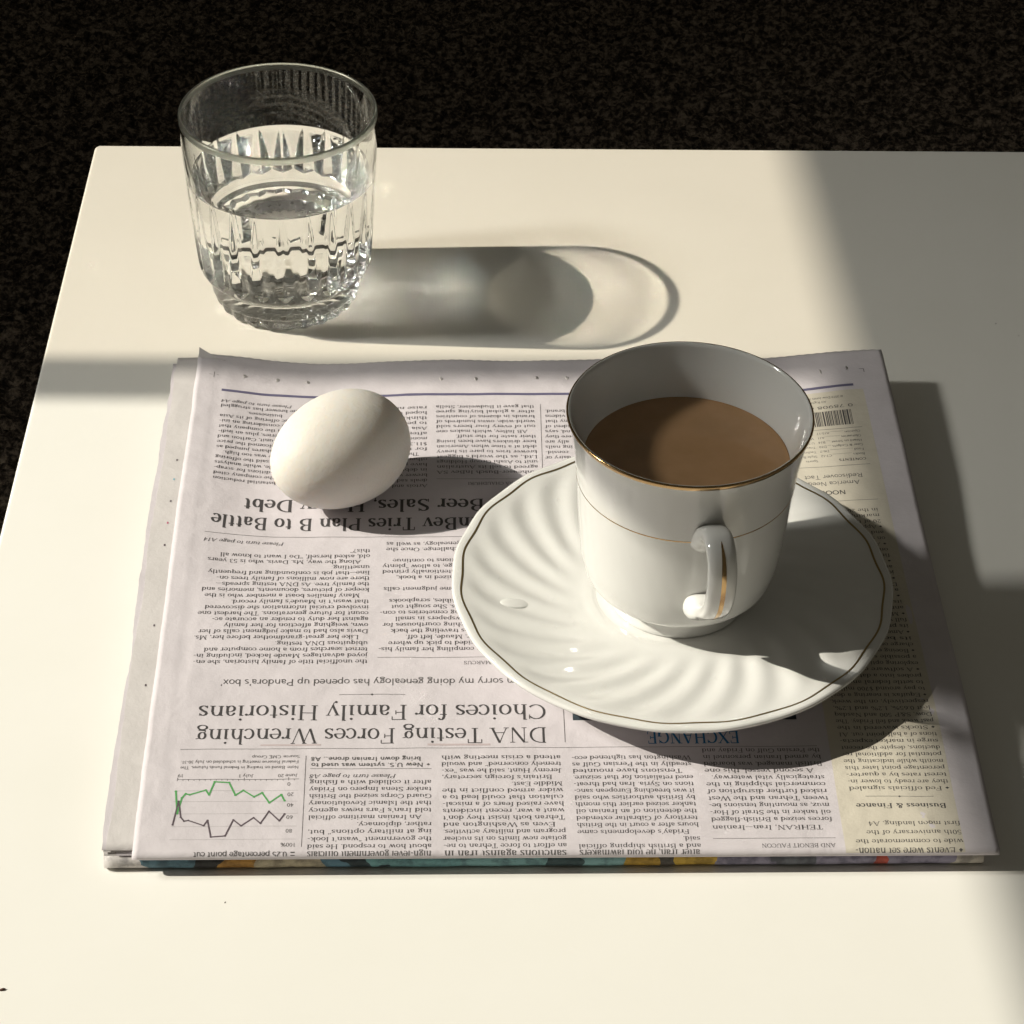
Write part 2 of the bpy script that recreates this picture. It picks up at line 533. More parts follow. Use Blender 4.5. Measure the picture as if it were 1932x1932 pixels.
# ---- lettering: a small pen-stroke serif alphabet drawn as flat print
def l(*a): return ('l',) + a
def A(cx, cy, rx, ry, a0=0, a1=360): return ('a', cx, cy, rx, ry, a0, a1)
def s_(*a): return ('s',) + a
def d_(*a): return ('d',) + a
def L_(*a): return ('L',) + a          # serif-only stroke
G = {
 'a': (42, [A(20, 31, 12, 13, 150, 0), l(32, 31, 32, 4), A(37, 5, 5, 5, 180, 290), A(20, 12.5, 13, 13.5, 90, 350), l(20, 26, 32, 27, 't'), d_(9, 34, 4)]),
 'b': (48, [l(10, 69, 10, 2), s_(6, 68, 4), A(26, 22, 16, 23)]),
 'c': (40, [A(24, 22, 18, 23, 40, 320), d_(36, 35, 4)]),
 'd': (48, [l(38, 69, 38, 0), s_(34, 68, 4), s_(42, 1, 4), A(22, 22, 16, 23)]),
 'e': (42, [A(22, 22, 18, 23, 5, 315), l(5, 24, 40, 24, 't')]),
 'f': (29, [l(12, 0, 12, 54), A(22, 54, 10, 15, 180, 60), d_(28, 64, 4), s_(12, 1, 9), l(3, 44, 26, 44, 't')]),
 'g': (44, [A(20, 29, 13, 16), l(12, 15, 9, 8, 't'), l(9, 6, 34, 4, 'm'), A(21, -8, 17, 11), l(31, 41, 42, 43, 't')]),
 'h': (51, [l(11, 69, 11, 0), s_(7, 68, 4), s_(11, 1, 9), A(25, 28, 14, 17, 180, 0), l(39, 28, 39, 0), s_(39, 1, 9)]),
 'i': (26, [l(13, 44, 13, 0), s_(9, 43, 5), s_(13, 1, 9), d_(13, 61, 5)]),
 'j': (24, [l(14, 44, 14, -8), A(5, -8, 9, 11, 0, -120), s_(10, 43, 5), d_(14, 61, 5)]),
 'k': (49, [l(11, 69, 11, 0), s_(7, 68, 4), s_(11, 1, 9), l(11, 19, 38, 44, 't'), l(20, 27, 41, 0, 'T'), s_(37, 44, 8), s_(41, 1, 8)]),
 'l': (26, [l(13, 69, 13, 0), s_(9, 68, 4), s_(13, 1, 9)]),
 'm': (75, [l(11, 44, 11, 0), s_(7, 43, 4), s_(11, 1, 8), A(24, 29, 13, 16, 180, 0), l(37, 29, 37, 0), s_(37, 1, 8), A(50, 29, 13, 16, 180, 0), l(63, 29, 63, 0), s_(63, 1, 8)]),
 'n': (51, [l(11, 44, 11, 0), s_(7, 43, 4), s_(11, 1, 9), A(25, 28, 14, 17, 180, 0), l(39, 28, 39, 0), s_(39, 1, 9)]),
 'o': (46, [A(23, 22, 18, 23)]),
 'p': (48, [l(11, 44, 11, -20), s_(7, 43, 4), s_(11, -19, 9), A(26, 22, 16, 23)]),
 'q': (48, [l(38, 44, 38, -20), s_(38, -19, 9), A(22, 22, 16, 23)]),
 'r': (35, [l(11, 44, 11, 0), s_(7, 43, 4), s_(11, 1, 9), A(24, 29, 13, 14, 180, 70), d_(29, 40, 5)]),
 's': (36, [A(18, 33, 12, 11.5, 35, 250), l(10, 29, 28, 16, 'T'), A(18, 11, 13, 11.5, 70, -150), L_(29, 34, 29, 44, 't'), L_(6, 0, 6, 11, 't')]),
 't': (30, [l(13, 57, 13, 10), A(21, 10, 8, 10, 180, 300), l(3, 44, 27, 44, 't')]),
 'u': (50, [l(11, 44, 11, 14), A(24, 14, 13, 14, 180, 330), l(38, 44, 38, 0), s_(7, 43, 4), s_(34, 43, 4), s_(42, 1, 4)]),
 'v': (46, [l(7, 44, 23, 0, 'T'), l(23, 0, 39, 44, 't'), s_(8, 44, 8), s_(38, 44, 7)]),
 'w': (66, [l(7, 44, 20, 0, 'T'), l(20, 0, 33, 42, 't'), l(32, 44, 46, 0, 'T'), l(46, 0, 59, 44, 't'), s_(8, 44, 8), s_(33, 44, 6), s_(58, 44, 7)]),
 'x': (46, [l(8, 44, 38, 0, 'T'), l(7, 0, 37, 44, 't'), s_(9, 44, 8), s_(37, 44, 7), s_(8, 1, 7), s_(38, 1, 8)]),
 'y': (46, [l(7, 44, 24, 0, 'T'), l(39, 44, 19, -14, 't'), d_(13, -15, 5), s_(8, 44, 8), s_(38, 44, 7)]),
 'z': (42, [l(6, 43, 36, 43, 't'), l(36, 44, 5, 1, 'T'), l(5, 1, 37, 1, 't'), L_(6, 43, 6, 33, 't'), L_(37, 1, 37, 12, 't')]),
 'A': (66, [l(7, 0, 32, 66, 't'), l(32, 66, 58, 0, 'T'), l(16, 22, 49, 22, 't'), s_(8, 1, 9), s_(58, 1, 10)]),
 'B': (60, [l(13, 66, 13, 0), l(5, 65, 32, 65, 't'), l(5, 1, 33, 1, 't'), l(13, 35, 33, 35, 't'), A(31, 50, 17, 15, -90, 90), A(32, 18, 20, 17, -90, 90)]),
 'C': (62, [A(34, 33, 29, 33, 42, 318), L_(56, 46, 56, 66, 't')]),
 'D': (68, [l(13, 66, 13, 0), l(5, 65, 32, 65, 't'), l(5, 1, 32, 1, 't'), A(30, 33, 30, 32, -90, 90)]),
 'E': (58, [l(13, 66, 13, 0), l(5, 65, 50, 65, 't'), l(5, 1, 52, 1, 't'), l(13, 34, 38, 34, 't'), L_(50, 65, 50, 51, 't'), L_(53, 1, 53, 16, 't'), L_(38, 43, 38, 25, 't')]),
 'F': (55, [l(13, 66, 13, 0), l(5, 65, 50, 65, 't'), l(13, 33, 38, 33, 't'), L_(50, 65, 50, 50, 't'), L_(38, 42, 38, 24, 't'), s_(13, 1, 10)]),
 'G': (68, [A(34, 33, 29, 33, 42, 325), l(57, 2, 57, 27, 'T'), s_(55, 27, 10), L_(57, 46, 57, 66, 't')]),
 'H': (71, [l(14, 66, 14, 0), l(57, 66, 57, 0), l(14, 34, 57, 34, 't'), s_(14, 65, 10), s_(57, 65, 10), s_(14, 1, 10), s_(57, 1, 10)]),
 'I': (33, [l(16, 66, 16, 0), s_(16, 65, 10), s_(16, 1, 10)]),
 'J': (38, [l(24, 66, 24, 12), A(13, 12, 11, 13, 0, -150), s_(24, 65, 10)]),
 'K': (66, [l(13, 66, 13, 0), l(13, 28, 50, 65, 't'), l(24, 39, 56, 0, 'T'), s_(13, 65, 10), s_(13, 1, 10), s_(50, 65, 9), s_(57, 1, 9)]),
 'L': (56, [l(13, 66, 13, 0), s_(13, 65, 10), l(5, 1, 50, 1, 't'), L_(51, 1, 51, 18, 't')]),
 'M': (82, [l(14, 66, 14, 0, 't'), l(14, 66, 40, 3, 'T'), l(40, 3, 67, 66, 't'), l(67, 66, 67, 0, 'T'), s_(10, 65, 8), s_(71, 65, 8), s_(14, 1, 9), s_(67, 1, 10)]),
 'N': (70, [l(14, 0, 14, 66, 't'), l(14, 66, 56, 0, 'T'), l(56, 0, 56, 66, 't'), s_(9, 65, 8), s_(56, 65, 9), s_(14, 1, 9)]),
 'O': (68, [A(34, 33, 29, 33)]),
 'P': (57, [l(13, 66, 13, 0), l(5, 65, 32, 65, 't'), A(31, 49, 19, 16, -90, 90), l(13, 33, 32, 33, 't'), s_(13, 1, 10)]),
 'Q': (68, [A(34, 33, 29, 33), l(36, 8, 60, -14, 'T')]),
 'R': (64, [l(13, 66, 13, 0), l(5, 65, 32, 65, 't'), A(31, 49, 18, 16, -90, 90), l(13, 33, 32, 33, 't'), l(30, 33, 56, 0, 'T'), s_(13, 1, 10), s_(57, 1, 7)]),
 'S': (52, [A(26, 49, 18, 16.5, 30, 245), l(13, 42, 40, 24, 'T'), A(26, 17, 19, 17, 65, -150), L_(43, 50, 43, 66, 't'), L_(7, 0, 7, 16, 't')]),
 'T': (60, [l(30, 66, 30, 0), l(5, 65, 55, 65, 't'), L_(6, 65, 6, 49, 't'), L_(54, 65, 54, 49, 't'), s_(30, 1, 11)]),
 'U': (69, [l(14, 66, 14, 22), A(34, 22, 20, 22, 180, 360), l(55, 66, 55, 22, 't'), s_(14, 65, 10), s_(55, 65, 9)]),
 'V': (66, [l(7, 66, 33, 0, 'T'), l(33, 0, 59, 66, 't'), s_(8, 65, 10), s_(58, 65, 8)]),
 'W': (92, [l(6, 66, 26, 0, 'T'), l(26, 0, 46, 62, 't'), l(44, 66, 65, 0, 'T'), l(65, 0, 86, 66, 't'), s_(8, 65, 9), s_(44, 65, 8), s_(85, 65, 7)]),
 'X': (64, [l(8, 66, 56, 0, 'T'), l(8, 0, 55, 66, 't'), s_(9, 65, 9), s_(55, 65, 8), s_(9, 1, 8), s_(56, 1, 9)]),
 'Y': (64, [l(7, 66, 32, 30, 'T'), l(57, 66, 32, 30, 't'), l(32, 30, 32, 0), s_(8, 65, 9), s_(57, 65, 7), s_(32, 1, 10)]),
 'Z': (58, [l(7, 65, 51, 65, 't'), l(51, 66, 6, 1, 'T'), l(6, 1, 52, 1, 't')]),
 '0': (44, [A(22, 32, 16, 33)]), '1': (40, [l(20, 64, 20, 0), s_(20, 1, 10), l(10, 56, 20, 64, 't')]),
 '2': (44, [A(21, 46, 15, 19, 170, -20), l(35, 40, 7, 3, 't'), l(6, 3, 38, 3, 'm')]),
 '3': (44, [A(20, 49, 13, 15, 150, -90), A(20, 17, 16, 17, 90, -150)]),
 '4': (44, [l(30, 64, 30, 0), l(30, 64, 4, 20, 't'), l(4, 20, 42, 20, 't')]),
 '5': (44, [l(11, 63, 36, 63, 'm'), l(11, 63, 10, 36, 't'), A(21, 20, 17, 20, 130, -150)]),
 '6': (44, [A(22, 20, 16, 20), A(36, 24, 29, 42, 100, 180)]),
 '7': (44, [l(6, 62, 38, 62, 'm'), l(38, 63, 17, 0, 'T')]),
 '8': (44, [A(22, 49, 13, 15), A(22, 17, 16, 17)]), '9': (44, [A(22, 44, 16, 20), A(8, 40, 29, 42, 0, -80)]),
 '.': (18, [d_(8, 4, 5)]), ',': (18, [d_(8, 4, 5), l(10, 3, 6, -11, 't')]), ':': (18, [d_(8, 4, 5), d_(8, 38, 5)]),
 '-': (28, [l(4, 20, 24, 20, 'm')]), '_': (40, [l(0, -2, 40, -2, 't')]), '—': (64, [l(2, 20, 62, 20, 't')]),
 "'": (18, [d_(8, 62, 4.5), l(10, 61, 6, 49, 't')]), '“': (32, [d_(8, 54, 4.5), l(6, 55, 10, 67, 't'), d_(22, 54, 4.5), l(20, 55, 24, 67, 't')]),
 '”': (32, [d_(8, 62, 4.5), l(10, 61, 6, 49, 't'), d_(22, 62, 4.5), l(24, 61, 20, 49, 't')]),
 '?': (40, [A(20, 50, 14, 16, 160, -60), l(22, 36, 20, 18, 't'), d_(20, 4, 5)]),
 '&': (68, [A(28, 52, 12, 14), A(26, 16, 20, 17, 60, 330), l(20, 44, 56, 0, 'T'), l(44, 14, 58, 36, 't')]),
 '$': (44, [A(22, 47, 15, 14, 30, 245), l(12, 41, 33, 24, 'T'), A(22, 18, 16, 14, 65, -150), l(22, 72, 22, -8, 't')]),
 '%': (72, [A(17, 48, 12, 16), A(54, 16, 12, 16), l(54, 64, 16, 0, 't')]),
 '©': (66, [A(32, 32, 28, 30), A(32, 32, 13, 15, 45, 315)]),
 '◆': (44, [('q', 22, 24, 18)]), '■': (60, [('b', 4, 2, 46, 44)]), '(': (28, [A(24, 26, 16, 40, 110, 250)]), ')': (28, [A(4, 26, 16, 40, -70, 70)]),
 ' ': (24, []),
}
_cache = {}
def glyph(ch, sty):
    """sty: (thick, thin, serif?, slant, curve segments)"""
    key = (ch, sty)
    if key in _cache: return _cache[key]
    T, tn, serif, sl, seg = sty
    adv, st = G.get(ch, G['o'])
    V, F = [], []
    def strip(pts, wid):
        b0 = len(V)
        m = len(pts)
        for i, (x, y) in enumerate(pts):
            x0, y0 = pts[max(0, i - 1)]; x1, y1 = pts[min(m - 1, i + 1)]
            dx, dy = x1 - x0, y1 - y0
            ln = math.hypot(dx, dy) or 1
            w = wid if wid is not None else tn + (T - tn) * (abs(dy) / ln) ** 1.4
            V.append((x - dy / ln * w / 2, y + dx / ln * w / 2)); V.append((x + dy / ln * w / 2, y - dx / ln * w / 2))
        for i in range(m - 1):
            a = b0 + 2 * i
            F.append((a, a + 1, a + 3, a + 2))
    def poly(pts):
        b0 = len(V)
        V.extend(pts)
        F.append(tuple(range(b0, b0 + len(pts))))
    for k in st:
        if k[0] == 'l' or (k[0] == 'L' and serif):
            w = {'T': T, 't': tn, 'm': (T + tn) / 2}[k[5]] if len(k) > 5 else None
            m = 8 if seg > 30 else 1                    # finer strokes where print bends round the fold
            strip([(k[1] + (k[3] - k[1]) * i / m, k[2] + (k[4] - k[2]) * i / m) for i in range(m + 1)], w)
        elif k[0] == 'a':
            _, cx, cy, rx, ry, a0, a1 = k
            m = max(4, int(seg * abs(a1 - a0) / 360))
            ins = T / 2 * .55
            strip([(cx + (rx - ins * .6) * math.cos(math.radians(a0 + (a1 - a0) * i / m)), cy + (ry - tn / 2) * math.sin(math.radians(a0 + (a1 - a0) * i / m))) for i in range(m + 1)], None)
        elif k[0] == 's' and serif:
            h = k[3] + (T - 8) * .35
            strip([(k[1] - h, k[2]), (k[1] + h, k[2])], tn * .9)
        elif k[0] == 'd':
            r = k[3] * (0.6 + T / 20)
            poly([(k[1] + r * math.cos(2 * PI * i / 8), k[2] + r * math.sin(2 * PI * i / 8)) for i in range(8)])
        elif k[0] == 'q':
            r = k[3]; poly([(k[1] - r, k[2]), (k[1], k[2] - r), (k[1] + r, k[2]), (k[1], k[2] + r)])
        elif k[0] == 'b':
            poly([(k[1], k[2]), (k[3], k[2]), (k[3], k[4]), (k[1], k[4])])
    V = np.array(V, float).reshape(-1, 2)
    if sl: V[:, 0] += sl * V[:, 1]
    if adv and not serif: adv = adv * 0.96
    _cache[key] = (adv + (T - 8) * .5, V, F)
    return _cache[key]

ROMAN = (8.6, 4.2, True, 0.0, 14)
ITAL = (8.0, 4.0, True, 0.24, 12)
BOLD = (12.5, 5.0, True, 0.0, 14)
FOLD = (8.6, 4.2, True, 0.0, 32)
HEAD = (8.2, 3.0, True, 0.0, 28)
HEADB = (12.0, 4.2, True, 0.0, 28)
SANS = (7.4, 6.4, False, 0.0, 14)
SANSB = (11.0, 9.5, False, 0.0, 14)

class Print:
    def __init__(self): self.V, self.F, self.n = [], [], 0
    def add(self, pts, faces):
        self.V.append(np.asarray(pts, float))
        o = self.n
        self.F += [tuple(i + o for i in f) for f in faces]
        self.n += len(pts)
    def width(self, txt, sty, size): return sum(glyph(c, sty)[0] for c in txt) * size / 45.0
    def text(self, txt, p, q, size, sty, w=None, align='l', caps=0.8, sx=1.0):
        """p, q in cm from the page's left edge and the fold; q is the middle of the x-height; size = x-height in cm"""
        k = size / 45.0
        nat = self.width(txt, sty, size)
        kx = k * sx if w is None else k * w / nat
        tot = nat * kx / k
        x = p if align == 'l' else p - tot if align == 'r' else p - tot / 2
        for c in txt:
            adv, V, F = glyph(c, sty)
            if len(V):
                self.add(np.stack([x + V[:, 0] * kx, q + size / 2 - V[:, 1] * k], 1), F)
            x += adv * kx
        return tot
    def rule(self, p0, q0, p1, q1, w, n=None):
        L = math.hypot(p1 - p0, q1 - q0)
        n = n or max(1, int(L / 0.35))
        dx, dy = (p1 - p0) / L * w / 2, (q1 - q0) / L * w / 2
        pts = []
        for i in range(n + 1):
            x, y = p0 + (p1 - p0) * i / n, q0 + (q1 - q0) * i / n
            pts += [(x - dy, y + dx), (x + dy, y - dx)]
        self.add(pts, [(2 * i, 2 * i + 1, 2 * i + 3, 2 * i + 2) for i in range(n)])
    def area(self, p0, q0, p1, q1, ny=None):
        nx, ny = max(2, int(abs(p1 - p0) / .25)), ny or max(2, int(abs(q1 - q0) / .25))
        P_, Q_ = np.meshgrid(np.linspace(p0, p1, nx), np.linspace(q0, q1, ny))
        self.add(np.stack([P_.ravel(), Q_.ravel()], 1), grid_faces(ny, nx))
    def build(self, name, m, lift=0.008, parent=None):
        pq = np.concatenate(self.V)
        s, t = NW - pq[:, 0], pq[:, 1]
        t = np.maximum(t, 0.015)
        keep = place(s, t, zp(s, t) + lift)
        # past the fold line the print wraps out of sight
        o = put(name, keep, self.F, m, parent or news, False)
        if name not in ('thick_rule', 'tinted_panel', 'news_photo'): o['kind'] = 'stuff'      # lettering: too many small pieces to pick apart
        return o

def column(lines, a, b, enda, endb, size, sty=ROMAN, name='body_text', m=None, ref=None):
    """lines laid from a=(p,q) to b=(p,q); a leading '>' indents, '~' keeps the natural width, '|' sets flush right"""
    pr = Print()
    n = len(lines)
    full = [x for x in lines if x and x[0] not in '~|' and not x.startswith('>~')]
    ratio = ref
    if ratio is None:
        ratio = np.mean([(enda - a[0]) / pr.width(x.lstrip('>'), sty, size) for x in full if not x.startswith('>')]) if full else 1.0
    for i, x in enumerate(lines):
        f = i / max(1, n - 1)
        p = a[0] + (b[0] - a[0]) * f
        q = a[1] + (b[1] - a[1]) * f
        e = enda + (endb - enda) * f
        if not x: continue
        if x[0] == '>': p += 0.36; x = x[1:]
        if x[0] == '~': pr.text(x[1:], p, q, size, sty, sx=ratio)
        elif x[0] == '|': pr.text(x[1:], e, q, size, sty, align='r', sx=ratio)
        else: pr.text(x, p, q, size, sty, w=e - p)
    return pr.build(name, m or M_INK)

BODY = 0.150
# --- lead story, just below the fold
column(['forces seized a British-flagged', 'oil tanker in the Strait of Hor-', 'muz, as mounting tensions be-', 'tween Tehran and the West', 'risked further disruption of',
        'commercial shipping in the', '~strategically vital waterway.', '>A second vessel, this one', 'British managed, was boarded', 'by armed Iranian personnel in', 'the Persian Gulf on Friday and'],
       (5.76, 1.62), (5.82, 5.19), 10.09, 10.16, BODY)
pr = Print()
pr.text('TEHRAN, Iran—Iranian', 6.13, 1.22, BODY, ROMAN, w=3.95)
pr.text('AND BENOIT FAUCON', 5.79, 0.33, BODY * .86, ROMAN, w=2.62)
pr.build('byline', M_INK)
column(['and a British shipping official', '~said.', ">Friday's developments came", 'hours after a court in the British', 'territory of Gibraltar extended', 'the detention of an Iranian oil',
        'tanker seized earlier this month', 'by British authorities who said', 'it was breaching European sanc-', 'tions on Syria. Iran had threat-', 'ened retaliation for that seizure.',
        '>Tensions have mounted', 'steadily in the Persian Gulf as', 'Washington has tightened eco-'], (10.54, 0.34), (10.59, 4.84), 14.87, 14.95, BODY)
column(['an effort to force Tehran to ne-', 'gotiate new limits on its nuclear', 'program and military activities.', '>Even as Washington and', "Tehran both insist they don't", 'want a war, recent incidents',
        'have raised fears of a miscal-', 'culation that could lead to a', 'wider armed conflict in the', '~Middle East.', ">Britain's foreign secretary,", 'Jeremy Hunt, said he was “ex-',
        'tremely concerned” and would', 'attend a crisis meeting with'], (15.27, 0.40), (15.34, 4.88), 19.62, 19.70, BODY)
column(['about how to respond. He said', "the government “wasn't look-", 'ing at military options” but,', '~rather, diplomacy.', '>An Iranian maritime official', "told Iran's Fars news agency", 'that the Islamic Revolutionary',
        'Guard Corps seized the British', 'tanker Stena Impero on Friday', 'after it collided with a fishing'], (20.03, 0.40), (20.05, 3.62), 24.41, 24.45, BODY)
pr = Print()
pr.text('sanctions against Iran in', 15.3, 0.075, BODY, FOLD, w=4.3)
pr.text('high-level government officials', 20.05, 0.075, BODY, FOLD, w=4.35)
pr.text('after Iran, he told lawmakers', 10.6, 0.07, BODY, FOLD, w=4.25)
pr.text('◆ Events were set nation-', 1.29, 0.085, BODY, FOLD, w=3.83)
pr.text('■ 0.25 percentage point cut', 24.81, 0.085, 0.125, (7.4, 6.4, False, 0.0, 32), w=3.55)
pr.build('body_text', M_INKSOFT, 0.016)
pr = Print()
pr.text('Please turn to page A8', 21.32, 3.93, BODY * .93, ITAL, w=3.12)
pr.text('Please turn to page A14', 26.04, 17.28, BODY * .95, ITAL, w=3.2)
pr.text('Please turn to page A4', 26.2, 26.98, BODY * .93, ITAL, w=3.05)
pr.build('jump_line', M_INK)
pr = Print()
pr.text('◆ New U.S. system was used to', 20.09, 4.52, BODY, SANSB, w=4.33)
pr.text('bring down Iranian drone... A8', 20.44, 4.84, BODY, SANSB, w=4.0)
pr.text("'I am sorry my doing genealogy has opened up Pandora's box'", 28.0, 9.01, 0.245, SANS, w=11.72, align='r')
pr.build('subhead', M_INKSOFT)
# --- chart
pr = Print()
for q0, pa in ((0.75, 24.8), (1.39, 24.8), (2.02, 24.8), (2.64, 24.82), (3.19, 24.83)): pr.rule(pa, q0, 29.25, q0, 0.014)
chart = pr.build('chart', M_GRID, 0.006)
pr = Print()
pr.rule(24.83, 3.77, 29.19, 3.77, 0.022)
for i in range(22): pr.rule(25.0 + i * .2, 3.77, 25.0 + i * .2, 3.70, 0.014, 1)
for x in (25.2, 26.8, 29.19): pr.rule(x, 3.77, x, 3.87, 0.018, 1)
for tx, p, q in (('100%', 24.81, 0.50), ('80', 24.96, 1.18), ('60', 24.97, 1.86), ('40', 24.97, 2.47), ('20', 24.98, 3.01), ('0', 25.12, 3.54)): pr.text(tx, p, q, 0.125, SANS)
for tx, p in (('June 20', 24.88), ('July 1', 26.47)): pr.text(tx, p, 3.98, 0.115, SANS)
pr.text('19', 29.2, 4.0, 0.115, SANS, align='r')
pr.text('Note: Based on trading in federal funds futures. The', 24.86, 4.41, 0.105, SANS, w=4.28)
pr.text('Federal Reserve meeting is scheduled on July 30-31.', 24.87, 4.70, 0.105, SANS, w=4.27)
pr.text('Source: CME Group', 24.84, 4.97, 0.105, SANS, w=1.74)
pr.build('chart_axis', M_INKSOFT, 0.008)
def polyline(pts, w, name, m, lift):
    pr = Print()
    for (a_, b_), (c_, d__) in zip(pts, pts[1:]): pr.rule(a_, b_, c_, d__, w, 3)
    for (a_, b_) in pts: pr.add([(a_ + w * .75 * math.cos(PI * i / 4), b_ + w * .75 * math.sin(PI * i / 4)) for i in range(8)], [tuple(range(8))])
    pr.build(name, m, lift)
polyline([(25.3, 2.66), (25.43, 2.97), (25.84, 2.56), (26.12, 3.08), (26.4, 2.87), (26.8, 3.2), (27.07, 2.96), (27.33, 3.6), (27.85, 3.64), (28.01, 2.97), (28.14, 3.21), (28.71, 2.99), (28.85, 3.04), (28.97, 2.83), (29.08, 2.04), (29.21, 3.17)], 0.065, 'chart_line', M_GREEN, 0.010)
polyline([(25.27, 1.99), (25.44, 1.65), (25.83, 2.13), (26.1, 1.52), (26.36, 1.81), (26.78, 1.41), (27.07, 1.71), (27.31, 0.92), (27.81, 0.87), (27.98, 1.69), (28.1, 1.43), (28.66, 1.69), (28.81, 1.66), (28.94, 1.85), (29.07, 2.66), (29.2, 1.48)], 0.055, 'chart_line', M_MAUVE, 0.012)
# --- rules
pr = Print()
pr.rule(5.75, 0.66, 10.1, 0.66, 0.018)
pr.rule(24.6, 0.05, 24.62, 4.99, 0.018)
pr.rule(20.05, 4.29, 24.44, 4.30, 0.018)
pr.rule(5.9, 5.38, 29.21, 5.36, 0.018)
pr.rule(15.15, 5.65, 15.15, 7.6, 0.022)
pr.rule(21.05, 8.27, 23.52, 8.28, 0.02); pr.text('◆', 22.29, 8.27, 0.15, ROMAN, align='c')
pr.rule(16.0, 10.33, 22.13, 10.34, 0.018)
pr.rule(18.0, 17.66, 29.25, 17.72, 0.022)
pr.rule(15.9, 21.58, 19.9, 21.58, 0.018)
pr.rule(15.45, 22.0, 15.38, 27.0, 0.018)
pr.rule(1.96, 2.72, 4.43, 2.73, 0.02); pr.text('◆', 3.2, 2.72, 0.13, ROMAN, align='c')
for q in (19.85, 22.17, 24.71): pr.rule(1.62, q, 5.3, q, 0.022)
for q in (28.84,): pr.rule(29.5, q, 29.92, q, 0.02); pr.rule(29.71, q - .2, 29.71, q + .2, 0.02)
pr.rule(1.0, 28.9, 1.0, 28.65, 0.03); pr.rule(1.0, 28.9, 1.2, 28.9, 0.03)
pr.build('rule_lines', M_INKSOFT)
pr = Print(); pr.rule(1.6, 27.75, 29.31, 27.75, 0.17); pr.build('thick_rule', M_VIOLET)
# --- genealogy story
pr = Print()
pr.text('DNA Testing Forces Wrenching', 15.8, 6.16, 0.545, HEAD, w=12.92)
pr.text('Choices for Family Historians', 15.8, 7.42, 0.545, HEAD, w=12.92)
pr.build('headline', M_INK)
pr = Print(); pr.area(24.1, 5.52, 26.3, 5.60); pr.area(17.9, 5.50, 20.2, 5.60); pr.build('smudge', M_PINK, 0.006)
column(['the unofficial title of family historian, she en-', '~joyed advantages Maude lacked, including in-', '~ternet searches from a home computer and', '~ubiquitous DNA testing.', '>~Like her great-grandmother before her, Ms.',
        '~Davis also had to make judgment calls of her', '~own, weighing affection for her family', '~against her duty to render an accurate ac-', '~count for future generations. The hardest one', '~involved crucial information she discovered',
        "~that wasn't in Maude's family record.", '>~Many families boast a member who is the', '~keeper of pictures, documents, memories and', '~the family tree. As DNA testing spreads—', '~there are now millions of family trees on-',
        '~line—that job is confounding and frequently', '~unsettling.', '>~Along the way, Ms. Davis, who is 53 years', '~old, asked herself, “Do I want to know all', '~this?”'], (22.51, 10.14), (22.56, 16.81), 29.13, 29.05, 0.158)
REF = 6.62 / Print().width('the unofficial title of family historian, she en-', ROMAN, 0.158)
pr = Print()
for i, (tx, e) in enumerate((('She had spent years compiling her family his-', 22.11), ('tory, then she decided to pick up where', 21.74), ('her great-grandmother, Maude, left off.', 21.08), ('For years she was traveling the back', 21.66),
        ('roads, and searching courthouses for', 21.98), ('records, old newspapers in small', 21.5), ('towns and visiting cemeteries to con-', 22.1), ('firm the dates. She sought out', 21.66), ('letters, family Bibles, scrapbooks', 21.75), ('', 0),
        ('She also made some judgment calls', 21.98), ('', 0), ('The result was organized in a book,', 21.5), ('with pages left intentionally printed', 22.05), ('on one side of a page, to allow “plenty', 22.05), ('of room” for generations to continue', 21.65), ('', 0),
        ('That was a challenge. Once she', 21.92), ('took up the genealogy, as well as', 21.92))):
    if tx: pr.text(tx, e, 10.83 + i * (17.25 - 10.83) / 18, 0.158, ROMAN, align='r', sx=REF)
pr.text('BY AMY DOCKSER MARCUS', 18.85, 10.045, 0.125, ROMAN, align='r', sx=.95)
pr.build('body_text', M_INK)
pr = Print(); pr.text('EXCHANGE', 8.72, 5.98, 0.44, HEADB, w=3.42); pr.build('section_title', M_BLUE)
pr = Print(); pr.area(6.5, 6.82, 14.82, 13.0); pr.build('news_photo', M_PHOTO, 0.006)
# --- beer story
pr = Print()
pr.text('AB InBev Tries Plan B to Battle', 29.08, 18.66, 0.555, HEADB, w=12.35, align='r')
pr.text('Beer Sales, Heavy Debt', 27.86, 19.92, 0.555, HEADB, w=9.93, align='r')
pr.build('headline', M_INK)
column(['Anheuser-Busch InBev SA', 'agreed to sell its Australian', 'unit to Asahi Group Holdings', "Ltd., as the world's biggest", 'brewer tries to pare its heavy', 'debt at a time when American', 'beer drinkers have been losing', '~their taste for the stuff.',
        '>AB InBev, which makes one', 'out of every four beers sold', 'world-wide, owns hundreds of', 'brands in dozens of countries', 'after a global buying spree', 'that gave it Budweiser, Stella'], (15.62, 22.08), (15.66, 26.83), 19.9, 19.95, BODY)
column(['Artois and others in takeover', 'deals saddled the world’s top'.replace('’', "'"), 'brewer with more than $100bn', 'in debt. Rising rate worries', 'have pressured it and some', 'other large food companies.', '>The sale of the Australian unit', 'for the sum of roughly', '$11.3 billion raises needed',
        'money for the brewer shortly', 'after it halted a planned', 'Asia listing that was meant', 'to peel off part of it and', 'thinking was that it had', 'hoped the deal would then', 'raise nearly ten billion'], (20.28, 21.14), (20.33, 26.78), 24.42, 24.45, BODY)
